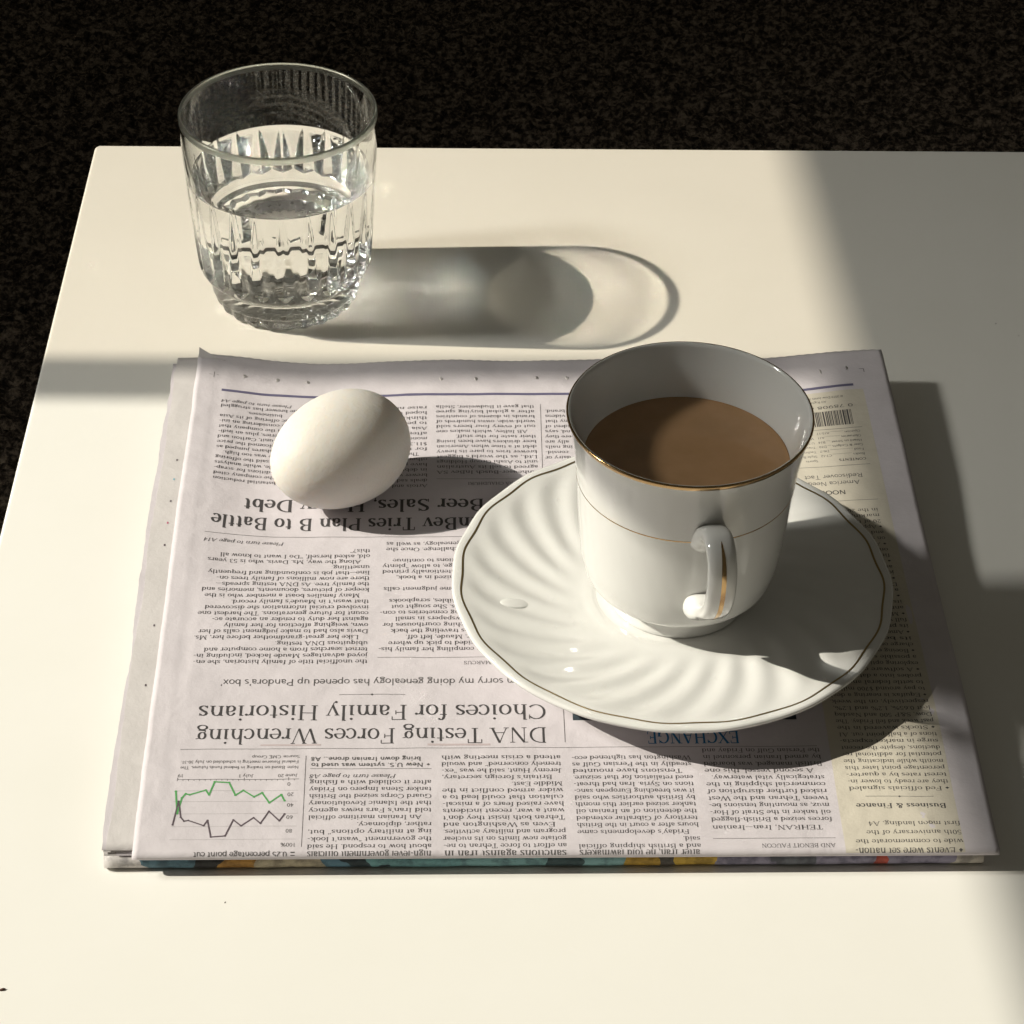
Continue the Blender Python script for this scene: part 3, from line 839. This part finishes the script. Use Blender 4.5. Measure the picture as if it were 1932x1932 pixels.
column(['|a substantial reduction', '|to what the company cited', '|poor conditions for scrap-', '|ping the sale, while analysts', '|said the offering', '~                 price was too high.', '|AB InBev shares jumped as', '|investors welcomed the price', '|for the unit, Carlton and',
        '|United Breweries, plus an indi-', '|cation from the company that', '|it is considering an ini-', '|tial public offering of its Asia', '~                    businesses.', '|The brewer has struggled'], (24.85, 21.38), (24.85, 26.64), 29.22, 29.27, BODY, ref=REF)
pr = Print(); pr.text('BY SAABIRA CHAUDHURI', 18.6, 21.30, 0.128, ROMAN, align='r', sx=.92); pr.build('byline', M_INK)
column(['|dairy or', '|consid-', '|ing nails', '|ally are', '|where they', '|brand, says', '|the president of', '|the company that', '|makes the videos', '|for the brand.', ], (10.9, 23.08), (10.9, 26.5), 15.3, 15.2, BODY, ref=REF)
# --- the tinted news-summary column
pr = Print(); pr.area(1.22, 0.26, 5.45, 27.4, 140); pr.area(1.22, 0.02, 5.45, 0.262, 14); pr.build('tinted_panel', M_YELLOW, 0.004)
column(['wide to commemorate the', '~50th anniversary of the', '~first moon landing. A4'], (1.23, 0.50), (1.2, 1.38), 5.05, 5.05, BODY)
pr = Print(); pr.text('Business & Finance', 1.57, 2.28, 0.165, BOLD, w=3.26); pr.build('section_title', M_INK)
column(['◆ Fed officials signaled', 'they are ready to lower in-', 'terest rates by a quarter-', 'percentage point later this', 'month while indicating the', 'potential for additional re-', 'ductions, despite the recent', 'surge in market expecta-', 'tions of a half-point cut. A1',
        '◆ Stocks wavered in the', 'past week and fell Friday. The', 'Dow, S&P 500 and Nasdaq', 'lost 0.65%, 1.2% and 1.2%,', '~respectively, on the week.', '◆ Equifax is nearing a deal', 'to pay around $700 million', 'to settle federal and state', 'probes into a data breach.',
        '◆ A software company is', 'exploring options including', '~a possible sale.', '◆ Boeing expects to book a', 'charge on the grounding of', 'its best-selling jet.', '◆ American Express raised', 'its profit outlook for the', 'full year on card spending.', '◆ Microsoft posted record',
        'annual revenue, lifted by', '~its cloud business.', '◆ A bank agreed to pay', 'a fine over its controls.', '~Details on page B10', '◆ A car maker is to cut', 'jobs at plants in Europe', '~as sales slow further.', '◆ A retailer named a new', 'finance chief after the last', '~one left this spring.', '◆ An airline posted gains',
        'on strong summer demand', '~and lower fuel costs.', '◆ Approvals were made for', '20 of the plans that were', 'marking out new streets', '~in the 20 largest cities.'], (1.31, 3.16), (1.70, 19.21), 4.98, 5.3, BODY * .95)
pr = Print()
pr.text('NOONAN', 2.86, 20.47, 0.19, SANSB)
pr.text('CONTENTS', 1.74, 22.58, 0.105, SANSB)
pr.build('section_title', M_INK)
pr = Print()
pr.text('America Needs to', 2.2, 21.07, 0.185, SANS); pr.text('Rediscover Tact', 2.03, 21.52, 0.185, SANS)
for i, (a_, b_) in enumerate((('Books', 'C7-12'), ('Food', 'D6-7'), ('Gear & Gadgets', 'D10'), ('Heard on Street', 'B14'), ('Obituaries', 'A11'), ('Opinion', 'A15-17'))):
    q = 22.92 + i * .31
    w_ = pr.text(a_, 1.74, q, 0.10, SANS)
    e_ = pr.text(b_, 3.6, q, 0.10, SANS, align='r')
    if 3.6 - e_ - .05 > 1.74 + w_ + .08: pr.rule(1.74 + w_ + .04, q + .06, 3.6 - e_ - .04, q + .06, 0.012)
for i, a_ in enumerate(('Sports', 'Style & Fashion', 'Technology', 'Travel', 'U.S. News', 'Weather', 'World News')): pr.text(a_, 3.75, 22.6 + i * .31, 0.10, SANS)
pr.text('© 2019 Dow Jones & Company', 2.15, 27.0, 0.10, SANS, sx=.9); pr.text('All Rights Reserved', 2.9, 26.72, 0.10, SANS, sx=.9)
pr.text('0 78908 63147 5', 1.8, 26.32, 0.15, SANS, w=3.2)
pr.build('contents_list', M_INKSOFT)
pr = Print()
x = 1.95
bars = random.Random(4)
while x < 5.0:
    w_ = bars.choice((.022, .022, .044, .066))
    pr.area(x, 24.95, x + w_, 26.0)
    x += w_ + bars.choice((.022, .03, .05))
pr.build('barcode', M_INK)
# registration dots along the margin of the second page
for (t, m) in ((8.9, M_MAUVE), (12.3, M_MAUVE), (16.9, M_MAUVE), (18.3, ink('magenta_dot', (.5, .12, .22))), (19.7, M_MAUVE), (21.2, ink('cyan_dot', (.2, .45, .55))), (22.6, M_MAUVE)):
    s = -0.30
    z = 0.95 + (float(zp(0.2, t)) - 0.95) * 0.86 + 0.03 * math.sin(t * 1.1 + 3) * math.exp(-((s + .92) / 1.2) ** 2) * .86 + 0.012
    put('ink_dot', [place(s + a_, t + b_, z) for a_, b_ in ((-.03, -.06), (.03, -.06), (.03, .06), (-.03, .06))], [(0, 1, 2, 3)], m, smooth=False)

# ---- colour supplement folded underneath
M_SUPP, nt, b, _ = mat('colour_print')
P(b, (0.5, 0.5, 0.5), 0.6, 0, 0.3)
tc = nt.nodes.new('ShaderNodeTexCoord'); sp = nt.nodes.new('ShaderNodeSeparateXYZ'); nt.links.new(tc.outputs['Object'], sp.inputs[0])
nn = noise(nt, 0.55, 3, 0.5)
ma = nt.nodes.new('ShaderNodeMath'); ma.operation = 'MULTIPLY_ADD'; ma.inputs[1].default_value = 2.6; ma.inputs[2].default_value = 13.4
nt.links.new(nn.outputs['Fac'], ma.inputs[0])
ad = nt.nodes.new('ShaderNodeMath'); ad.operation = 'ADD'; nt.links.new(sp.outputs['X'], ad.inputs[0]); nt.links.new(ma.outputs[0], ad.inputs[1])
dv = nt.nodes.new('ShaderNodeMath'); dv.operation = 'DIVIDE'; dv.inputs[1].default_value = 32.0; nt.links.new(ad.outputs[0], dv.inputs[0])
stops = [(0.0, (.58, .55, .54)), (.055, (.10, .19, .24)), (.10, (.03, .03, .03)), (.13, (.42, .22, .05)), (.17, (.48, .42, .30)), (.25, (.10, .20, .27)), (.28, (.03, .05, .06)), (.30, (.16, .34, .36)),
         (.40, (.20, .38, .40)), (.49, (.05, .09, .10)), (.52, (.22, .40, .42)), (.58, (.55, .34, .05)), (.615, (.10, .09, .08)), (.63, (.58, .38, .06)), (.68, (.30, .28, .38)), (.75, (.16, .17, .20)), (.78, (.30, .28, .38)), (.855, (.5, .10, .07)), (.87, (.30, .28, .38)), (.935, (.56, .52, .46))]
r = ramp(nt, dv.outputs[0], stops[:20], 'CONSTANT')
fine = noise(nt, 1.8, 5, 0.6)
mixn = nt.nodes.new('ShaderNodeMix'); mixn.data_type = 'RGBA'; mixn.blend_type = 'MULTIPLY'; mixn.inputs[0].default_value = 0.6
r2_ = ramp(nt, fine.outputs['Fac'], [(0.40, (0.25, 0.25, 0.28)), (0.55, (1, 1, 1))])
nt.links.new(r.outputs['Color'], mixn.inputs[6]); nt.links.new(r2_.outputs['Color'], mixn.inputs[7])
nt.links.new(mixn.outputs[2], b.inputs['Base Color'])
supp = empty('newspaper_supplement', (0, 0, 0))
tag(supp, 'folded supplement with colour comic print on its fold, under the newspaper', 'newspaper')
def folded(s0, s1, tf, z0, z1, m, seed):
    g = np.random.default_rng(seed)
    ns_ = 90
    u = np.linspace(0, 1, ns_)
    s = s0 + u * (s1 - s0)
    zc, zr = (z0 + z1) / 2, (z1 - z0) / 2
    wob = 0.03 * np.sin(s * .9 + seed) + 0.02 * np.sin(s * 2.3)
    V = [place(s, np.full(ns_, 29.5), z1 + 0 * s), place(s, np.full(ns_, tf + .9), z1 + 0 * s)]
    for k in range(15):
        a = PI * k / 14
        V.append(place(s, tf + .28 - .28 * math.sin(a) + wob * .5 * math.sin(a), zc + zr * math.cos(a) + .015 * np.sin(s * 3.1 + k * .3) * math.sin(a)))
    V += [place(s, np.full(ns_, tf + .9), z0 + 0 * s), place(s, np.full(ns_, 29.5), z0 + 0 * s)]
    o = put('folded_sheet', np.concatenate(V), grid_faces(len(V), ns_), m, supp, dz=0)
    md = o.modifiers.new('thick', 'SOLIDIFY'); md.thickness = 0.012; md.offset = 1
    return o
folded(-1.05, 30.05, 0.20, 0.02, 0.86, M_SUPP, 2)
folded(-0.75, 29.4, 0.40, 0.12, 0.72, M_PAPER2, 4)
folded(-0.30, 29.9, 0.55, 0.25, 0.58, M_PAPER, 6)
# maroon page corner showing at the near left
put('inner_page', np.concatenate([place([-.72, .3], [.52, .40], .90), place([.3, -.72], [3.0, 3.0], .90)]), [(0, 1, 2, 3)], ink('maroon_print', (.12, .03, .03)), smooth=False)

# ------------------------------------------------------------------ saucer
SX, SY = 6.10, -2.76
ZB = 1.445
def saucer_fn(th, r, z):
    N = 25
    amp = 0.042 * sm(r, 3.5, 5.4) * (1 - 0.9 * sm(r, 7.2, 8.1))
    ph = N * th + 2.9 * (r - 3.5)
    w = np.cos(ph)
    sc_ = sm(r, 6.8, 8.3)
    rr = r + 0.022 * np.cos(19 * th + 0.6) * sc_
    return rr, z + amp * w + 0.014 * np.cos(19 * th + 0.6) * sc_
top = [(0.02, 2.40), (1.5, 2.40), (2.75, 2.40), (2.95, 2.415), (3.1, 2.445), (3.3, 2.455), (3.6, 2.45), (4.2, 2.48), (5.0, 2.56), (6.0, 2.71), (7.0, 2.90), (7.8, 3.10), (8.25, 3.19), (8.42, 3.20), (8.50, 3.15), (8.50, 3.05), (8.40, 2.97),
       (7.9, 2.85), (7.0, 2.62), (6.0, 2.36), (5.0, 2.12), (4.5, 2.0), (4.4, 1.75), (4.36, ZB), (4.15, ZB), (4.1, 1.72), (3.9, 1.86), (2.0, 1.86), (0.02, 1.86)]
rows = [tuple(x) for x in catmull(top[:14], 6)][:-1] + [tuple(x) for x in catmull(top[13:], 4)]
V, F = revolve([(max(.02, r), z) for r, z in rows], 640, saucer_fn, SX, SY, True, True)
sau = empty('saucer', (SX, SY, ZB))
tag(sau, 'white porcelain saucer with spiral flutes and a thin gold line, on the newspaper', 'saucer')
def rel(V, o): return [(v[0] - o[0], v[1] - o[1], v[2] - o[2]) for v in V]
me = mesh(rel(V, (SX, SY, ZB)), F)
obj('dish', me, M_PORC, sau)
def surf_top(r):
    zs = [z for _, z in rows[:75]]; rs = [q for q, _ in rows[:75]]
    k = int(np.argmax(rs)) or len(rs)
    return float(np.interp(r, rs[:k], zs[:k]))
# gold line: a thin flat band that follows the wavy rim
th = np.arange(720) * 2 * PI / 720
V = []
for r, lift in ((8.10, 0.004), (8.125, 0.010), (8.155, 0.010), (8.18, 0.004)):
    wob = 0.022 * np.cos(19 * th + .6) + 0.012 * np.cos(7 * th + 1) 
    rr, zz = saucer_fn(th, r, surf_top(r))
    V.append(np.stack([(rr + wob) * np.cos(th), (rr + wob) * np.sin(th), zz + lift + 0.003 - ZB], 1))
V = np.concatenate(V)
F = [(j * 720 + i, j * 720 + (i + 1) % 720, (j + 1) * 720 + (i + 1) % 720, (j + 1) * 720 + i) for j in range(3) for i in range(720)]
obj('gold_line', mesh(V.tolist(), F), M_GOLDD, sau)

# a spilt drop lying in the flutes of the saucer
bm = bmesh.new()
bmesh.ops.create_uvsphere(bm, u_segments=32, v_segments=16, radius=1.0)
for v in bm.verts:
    v.co = Vector((v.co.x * 0.62, v.co.y * 0.30, v.co.z * (0.085 if v.co.z > 0 else 0.03)))
me = bpy.data.meshes.new('drop'); bm.to_mesh(me); bm.free()
dr = obj('coffee_drop', me, M_PORC)
dr.location = (0.05, -3.75, 2.70)
dr.rotation_euler = (0, 0.17, 0.15)
tag(dr, 'small glossy drop lying in the flutes on the left of the saucer', 'drop')

# ------------------------------------------------------------------ cup
CX, CY = 6.32, -2.77
CZ = 2.41
cup = empty('coffee_cup', (CX, CY, CZ))
tag(cup, 'white porcelain coffee cup with gold rim and gold band, standing on the saucer', 'cup')
prof = [(0.05, 2.75), (2.2, 2.75), (2.34, 2.68), (2.40, 2.47), (2.46, 2.41), (2.60, 2.412), (2.68, 2.48), (2.65, 2.75), (2.61, 3.14), (2.66, 3.27)]
outer = [(2.66, 3.27), (2.90, 3.33), (3.14, 3.42), (3.36, 3.57), (3.57, 3.84), (3.70, 4.30), (3.83, 5.0), (3.96, 6.5), (4.06, 8.0), (4.20, 9.4), (4.38, 10.5), (4.50, 11.0), (4.53, 11.08), (4.50, 11.13), (4.43, 11.13), (4.37, 11.06)]
inn = [(4.37, 11.06), (4.20, 10.5), (3.90, 9.4), (3.72, 8.0), (3.66, 6.5), (3.58, 5.0), (3.46, 4.35), (3.2, 3.9), (2.6, 3.68), (1.5, 3.62), (0.05, 3.60)]
rows = [tuple(x) for x in catmull(prof, 3)][:-1] + [tuple(x) for x in catmull(outer, 6)][:-1] + [tuple(x) for x in catmull(inn, 6)]
V, F = revolve(rows, 160, None, 0, 0, True, True)
obj('cup_body', mesh([(v[0], v[1], v[2] - CZ) for v in V], F), M_PORC, cup)
oc = catmull(outer, 12)
def cup_r(z):
    zs = [p[1] for p in oc[:140]]; rs = [p[0] for p in oc[:140]]
    k = int(np.argmax(zs))
    return float(np.interp(z, zs[:k], rs[:k]))
def band(z0, z1, off, m, name, parent, arc=None):
    V, F = [], []
    n = 240
    a0, a1 = (0, 2 * PI) if arc is None else arc
    full = arc is None
    prof_ = [(cup_r(z0) + .001, z0), (cup_r(z0) + off, z0 + (z1 - z0) * .2), (cup_r(z1) + off, z1 - (z1 - z0) * .2), (cup_r(z1) + .001, z1)]
    for r, z in prof_:
        for i in range(n):
            a = a0 + (a1 - a0) * i / (n if full else n - 1)
            V.append((r * math.cos(a), r * math.sin(a), z - CZ))
    for j in range(3):
        for i in range(n if full else n - 1):
            k = (i + 1) % n
            F.append((j * n + i, j * n + k, (j + 1) * n + k, (j + 1) * n + i))
    return obj(name, mesh(V, F), m, parent)
HAZ = math.atan2(-0.99, 0.145)                      # the handle points towards the viewer, a little to the right
band(8.26, 8.315, 0.006, M_GOLD, 'gold_band', cup, (HAZ + 0.13, HAZ + 2 * PI - 0.10))
V, F = revolve([(4.478, 10.93), (4.492, 10.95), (4.512, 11.0), (4.537, 11.06), (4.540, 11.09), (4.528, 11.12), (4.505, 11.139), (4.470, 11.143), (4.46, 11.132)], 240)
obj('gold_rim', mesh([(v[0], v[1], v[2] - CZ) for v in V], F), M_GOLD, cup)

# handle: a flattened loop swept along a curve in the plane through the cup's axis
path = catmull([(3.75, 8.35), (4.25, 8.78), (4.75, 9.14), (5.30, 9.24), (5.80, 8.94), (6.06, 8.30), (6.06, 7.5), (5.86, 6.8), (5.46, 6.2), (4.95, 5.72), (4.4, 5.36), (3.7, 5.05)], 8)
hd = np.array([math.cos(HAZ), math.sin(HAZ)]); hs = np.array([-math.sin(HAZ), math.cos(HAZ)])
npth = len(path)
V, F = [], []
nc = 28
frames = []
for i, p in enumerate(path):
    p0, p1 = path[max(0, i - 1)], path[min(npth - 1, i + 1)]
    tx, tz = p1[0] - p0[0], p1[1] - p0[1]
    L = math.hypot(tx, tz)
    nx, nz = tz / L, -tx / L                       # normal in the plane
    u = i / (npth - 1)
    fl_ = math.exp(-(u / .085) ** 2) + math.exp(-((1 - u) / .085) ** 2)
    hw = 0.53 + 0.20 * fl_
    ht = 0.30 + 0.34 * fl_
    frames.append((p, nx, nz, hw, ht))
    for k in range(nc):
        a = 2 * PI * k / nc
        ca, sa = math.cos(a), math.sin(a)
        ex = 0.72
        oa = math.copysign(abs(ca) ** ex, ca) * ht
        ob = math.copysign(abs(sa) ** ex, sa) * hw
        ro, zo = p[0] + nx * oa, p[1] + nz * oa
        V.append((ro * hd[0] + ob * hs[0], ro * hd[1] + ob * hs[1], zo - CZ))
for i in range(npth - 1):
    for k in range(nc):
        F.append((i * nc + k, i * nc + (k + 1) % nc, (i + 1) * nc + (k + 1) % nc, (i + 1) * nc + k))
hnd = obj('handle', mesh(V, F), M_PORC, cup)
hnd.modifiers.new('smooth', 'SUBSURF').levels = 1
hnd.modifiers['smooth'].render_levels = 1
# gold stripe down the outside of the handle
V, F = [], []
i0, i1 = int(npth * .30), int(npth * .84)
sgn = 1 if frames[npth // 2][1] > 0 else -1
for i in range(i0, i1 + 1):
    p, nx, nz, hw, ht = frames[i]
    u = (i - i0) / (i1 - i0)
    w = 0.085 * min(1, 5 * u, 3 * (1 - u)) ** .6 if 0 < u < 1 else 0.004
    for k, off in ((-1, .0035), (-.5, .008), (.5, .008), (1, .0035)):
        o_ = ht * 1.0 + off
        ro, zo = p[0] + sgn * nx * o_, p[1] + sgn * nz * o_
        V.append((ro * hd[0] + w * k * hs[0], ro * hd[1] + w * k * hs[1], zo - CZ))
for i in range(i1 - i0):
    for k in range(3): F.append((4 * i + k, 4 * i + k + 1, 4 * i + 5 + k, 4 * i + 4 + k))
obj('gold_stripe', mesh(V, F), M_GOLD, hnd)

# coffee
ZC = 8.98
ri = catmull(inn, 12)
def in_r(z):
    q = sorted((p[1], p[0]) for p in ri)
    return float(np.interp(z, [a for a, _ in q], [b for _, b in q]))
rows = [(0.05, 3.64), (2.4, 3.70), (in_r(4.4) - .03, 4.4)] + [(in_r(z) - .012, z) for z in (5, 6.5, 8, 8.8)] + [(in_r(ZC + .05) - .006, ZC + .05), (in_r(ZC + .03) - .04, ZC + .028), (in_r(ZC) - .10, ZC + .008), (in_r(ZC) - .22, ZC), (2.0, ZC), (0.05, ZC)]
V, F = revolve(rows, 128, None, CX, CY, True, True)
cf = obj('coffee', mesh([(v[0] - CX, v[1] - CY, v[2] - 3.64) for v in V], F), M_COFFEE)
cf.location = (CX, CY, 3.64)
tag(cf, 'milky brown coffee filling the white cup', 'coffee')

# ------------------------------------------------------------------ egg
ea, eb, ek, eaz, etilt = 3.12, 2.36, 0.085, 0.706, -0.05
V, F = [], []
n1, n2_ = 72, 96
def eggpt(T, Pp):
    ax = ea * math.cos(T); rr = eb * math.sin(T) * (1 + ek * math.cos(T))
    x, y, z = ax, rr * math.cos(Pp), rr * math.sin(Pp)
    X, Z = x * math.cos(etilt) - z * math.sin(etilt), x * math.sin(etilt) + z * math.cos(etilt)
    return (X * math.cos(eaz) - y * math.sin(eaz), X * math.sin(eaz) + y * math.cos(eaz), Z)
for j in range(1, n1):
    for i in range(n2_): V.append(eggpt(PI * j / n1, 2 * PI * i / n2_))
for j in range(n1 - 2):
    for i in range(n2_):
        k = (i + 1) % n2_
        F.append((j * n2_ + i, (j + 1) * n2_ + i, (j + 1) * n2_ + k, j * n2_ + k))
V.append(eggpt(0, 0)); V.append(eggpt(PI, 0))
for i in range(n2_):
    k = (i + 1) % n2_
    F.append((len(V) - 2, i, k)); F.append((len(V) - 1, (n1 - 2) * n2_ + k, (n1 - 2) * n2_ + i))
zmin = min(v[2] for v in V)
EX, EY = -7.02, 4.67
w = np.array([EX, EY]) - NO
egz = float(zp(w @ E1, w @ E2)) + 0.004
eg = obj('egg', mesh([(v[0], v[1], v[2] - zmin) for v in V], F), M_EGG)
eg.location = (EX, EY, egz)
tag(eg, 'plain white egg lying on its side on the newspaper', 'egg')

# ------------------------------------------------------------------ tumbler and water
GX, GY, GZ = -10.34, 21.81, 0.012
NCUT = 24
cutz = [1.9, 2.75, 3.2, 4.4, 5.6, 6.5, 7.3]
cutw = [0.95, 0.90, 0.84, 0.64, 0.42, 0.22, 0.0]
def gl_fn(th, r, z):
    if isinstance(r, tuple): r = r[0]
    pitch = 2 * PI / NCUT
    a = ((th / pitch + 0.25) % 1.0) - 0.5          # -0.5..0.5 across one cut
    rr = np.full(th.shape, float(r))
    wz = np.interp(z, cutz, cutw)
    if 1.9 < z < 7.35 and wz > 0:
        x = np.clip(1 - np.abs(a) * 2 / max(wz, 1e-3), 0, 1)
        rr = rr - 0.26 * wz * np.clip(x, 0, 1) * sm(z - (2.06 + 0.42 * np.abs(a) * 2), 0.0, 0.14)   # chevron ends
    if z < 0.80:                                    # scalloped facets round the foot
        f = sm(0.80 - z, 0.0, 0.10)
        rr = rr - 0.17 * f * (0.3 + 0.7 * (np.abs(a) * 2) ** 1.2)
    return rr, np.full(th.shape, float(z))
gout = [(0.03, 0.62), (1.6, 0.56), (2.4, 0.36), (2.8, 0.08), (2.95, 0.0), (3.15, 0.02), (3.34, 0.16), (3.44, 0.45), (3.50, 0.80), (3.50, 1.30), (3.50, 1.52), (3.56, 1.62), (3.70, 1.74), (3.95, 1.95), (4.05, 2.45), (4.12, 3.3), (4.20, 4.5), (4.29, 5.8), (4.37, 7.2), (4.43, 8.6), (4.46, 9.55)]
grim = [(4.46, 9.55)] + [(4.375 + 0.085 * math.cos(PI * k / 10), 9.765 + 0.09 * math.sin(PI * k / 10)) for k in range(11)] + [(4.285, 9.55)]
gin = [(4.285, 9.55), (4.255, 8.6), (4.20, 7.6), (4.135, 6.74)]
gwet = [(4.135, 6.74), (4.06, 5.8), (3.93, 4.5), (3.82, 3.4), (3.71, 2.6), (3.665, 2.12), (3.655, 1.90), (3.648, 1.835), (3.62, 1.808), (3.5, 1.80), (2.0, 1.79), (1.0, 1.77), (0.03, 1.77)]
NT = 24 * 18
ro_ = [tuple(x) for x in catmull(gout, 9)]
rr_ = [tuple(x) for x in catmull(grim, 5)]
ri_ = [tuple(x) for x in catmull(gin, 8)]
rw_ = [tuple(x) for x in catmull(gwet, 9)]
th = np.arange(NT) * 2 * PI / NT
tum = empty('tumbler', (GX, GY, GZ))
tag(tum, 'cut glass tumbler half full of water at the back of the table', 'glass')
def glass_part(name, chunks, cap):
    """chunks: (rows, cut?) pairs, laid in order from the outside inwards"""
    V, F = [], []
    m = 0
    for rows, cut in chunks:
        for (r, z) in rows:
            rr, zz = gl_fn(th, max(r, .03), z) if cut else (np.full(NT, r), np.full(NT, z))
            V.append(np.stack([rr * np.cos(th), rr * np.sin(th), zz], 1))
            m += 1
    z0 = chunks[0][0][0][1]
    V = np.concatenate(V).tolist()
    for j in range(m - 1):
        for i in range(NT):
            k = (i + 1) % NT
            F.append((j * NT + i, j * NT + k, (j + 1) * NT + k, (j + 1) * NT + i))
    if cap:
        V.append((0, 0, z0))
        for i in range(NT): F.append((len(V) - 1, (i + 1) % NT, i))
    return obj(name, mesh(V, F), M_GLASS, tum)
ks = next(i for i, (r, z) in enumerate(ro_) if z > 6.9 and i > 40)
glass_part('base', [(ro_[:ks + 1], True)], True)
kr = len(rr_) - 1
up = glass_part('rim_wall', [(ro_[ks:-1], True), (rr_[:1], False)], False)
upi = glass_part('inner_wall', [(ri_, False)], False)
rim = glass_part('rim', [(rr_, False)], False)
rim.data.materials[0] = M_RIM
upi.cycles.is_caustics_caster = True
up.cycles.is_caustics_caster = True
# beads of water clinging inside the rim
bm = bmesh.new()
dr_ = random.Random(11)
for i in range(34):
    a_ = dr_.uniform(0, 2 * PI); z_ = dr_.uniform(7.3, 9.4); q_ = dr_.choice((.025, .03, .04, .06))
    r_ = bmesh.ops.create_icosphere(bm, subdivisions=2, radius=q_)
    rw = 4.20 + (z_ - 7.6) * 0.043
    for v in r_['verts']:
        x_, y_, zz_ = v.co.x * 0.45, v.co.y, v.co.z * 1.3
        v.co = Vector(((rw - .005 - abs(x_)) * math.cos(a_) - y_ * math.sin(a_), (rw - .005 - abs(x_)) * math.sin(a_) + y_ * math.cos(a_), z_ + zz_))
me = bpy.data.meshes.new('beads'); bm.to_mesh(me); bm.free()
bd = obj('water_beads', me, glass('bead_water', 1.333), tum)
bd['kind'] = 'stuff'

# water: closed body whose side meets the glass wall exactly
ZW = 6.74
wrows = list(reversed(rw_))                          # bottom centre -> waterline
NT2 = NT
V, F, MI = [], [], []
for (r, z) in wrows:
    V += np.stack([max(r, .03) * np.cos(th), max(r, .03) * np.sin(th), np.full(NT2, z)], 1).tolist()
nside = len(wrows)
menis = [(4.085, ZW - .07), (4.02, ZW - .11), (3.80, ZW - .135), (3.5, ZW - .14), (2.0, ZW - .14), (0.03, ZW - .14)]
for (r, z) in menis:
    V += np.stack([r * np.cos(th), r * np.sin(th), np.full(NT2, z)], 1).tolist()
for j in range(nside + len(menis) - 1):
    for i in range(NT2):
        k = (i + 1) % NT2
        F.append((j * NT2 + i, j * NT2 + k, (j + 1) * NT2 + k, (j + 1) * NT2 + i)); MI.append(0 if j < nside - 1 else 1)
V.append((0, 0, wrows[0][1])); V.append((0, 0, ZW - .14))
for i in range(NT2):
    k = (i + 1) % NT2
    F.append((len(V) - 2, k, i)); MI.append(0)
    F.append((len(V) - 1, (nside + len(menis) - 1) * NT2 + i, (nside + len(menis) - 1) * NT2 + k)); MI.append(1)
zb = min(v[2] for v in V)
me = mesh([(v[0], v[1], v[2] - zb) for v in V], F)
wt = obj('water', me, [M_WSIDE, M_WTOP])
me.polygons.foreach_set('material_index', MI)
wt.location = (GX, GY, GZ + zb)
tag(wt, 'clear water standing in the cut glass tumbler', 'water')
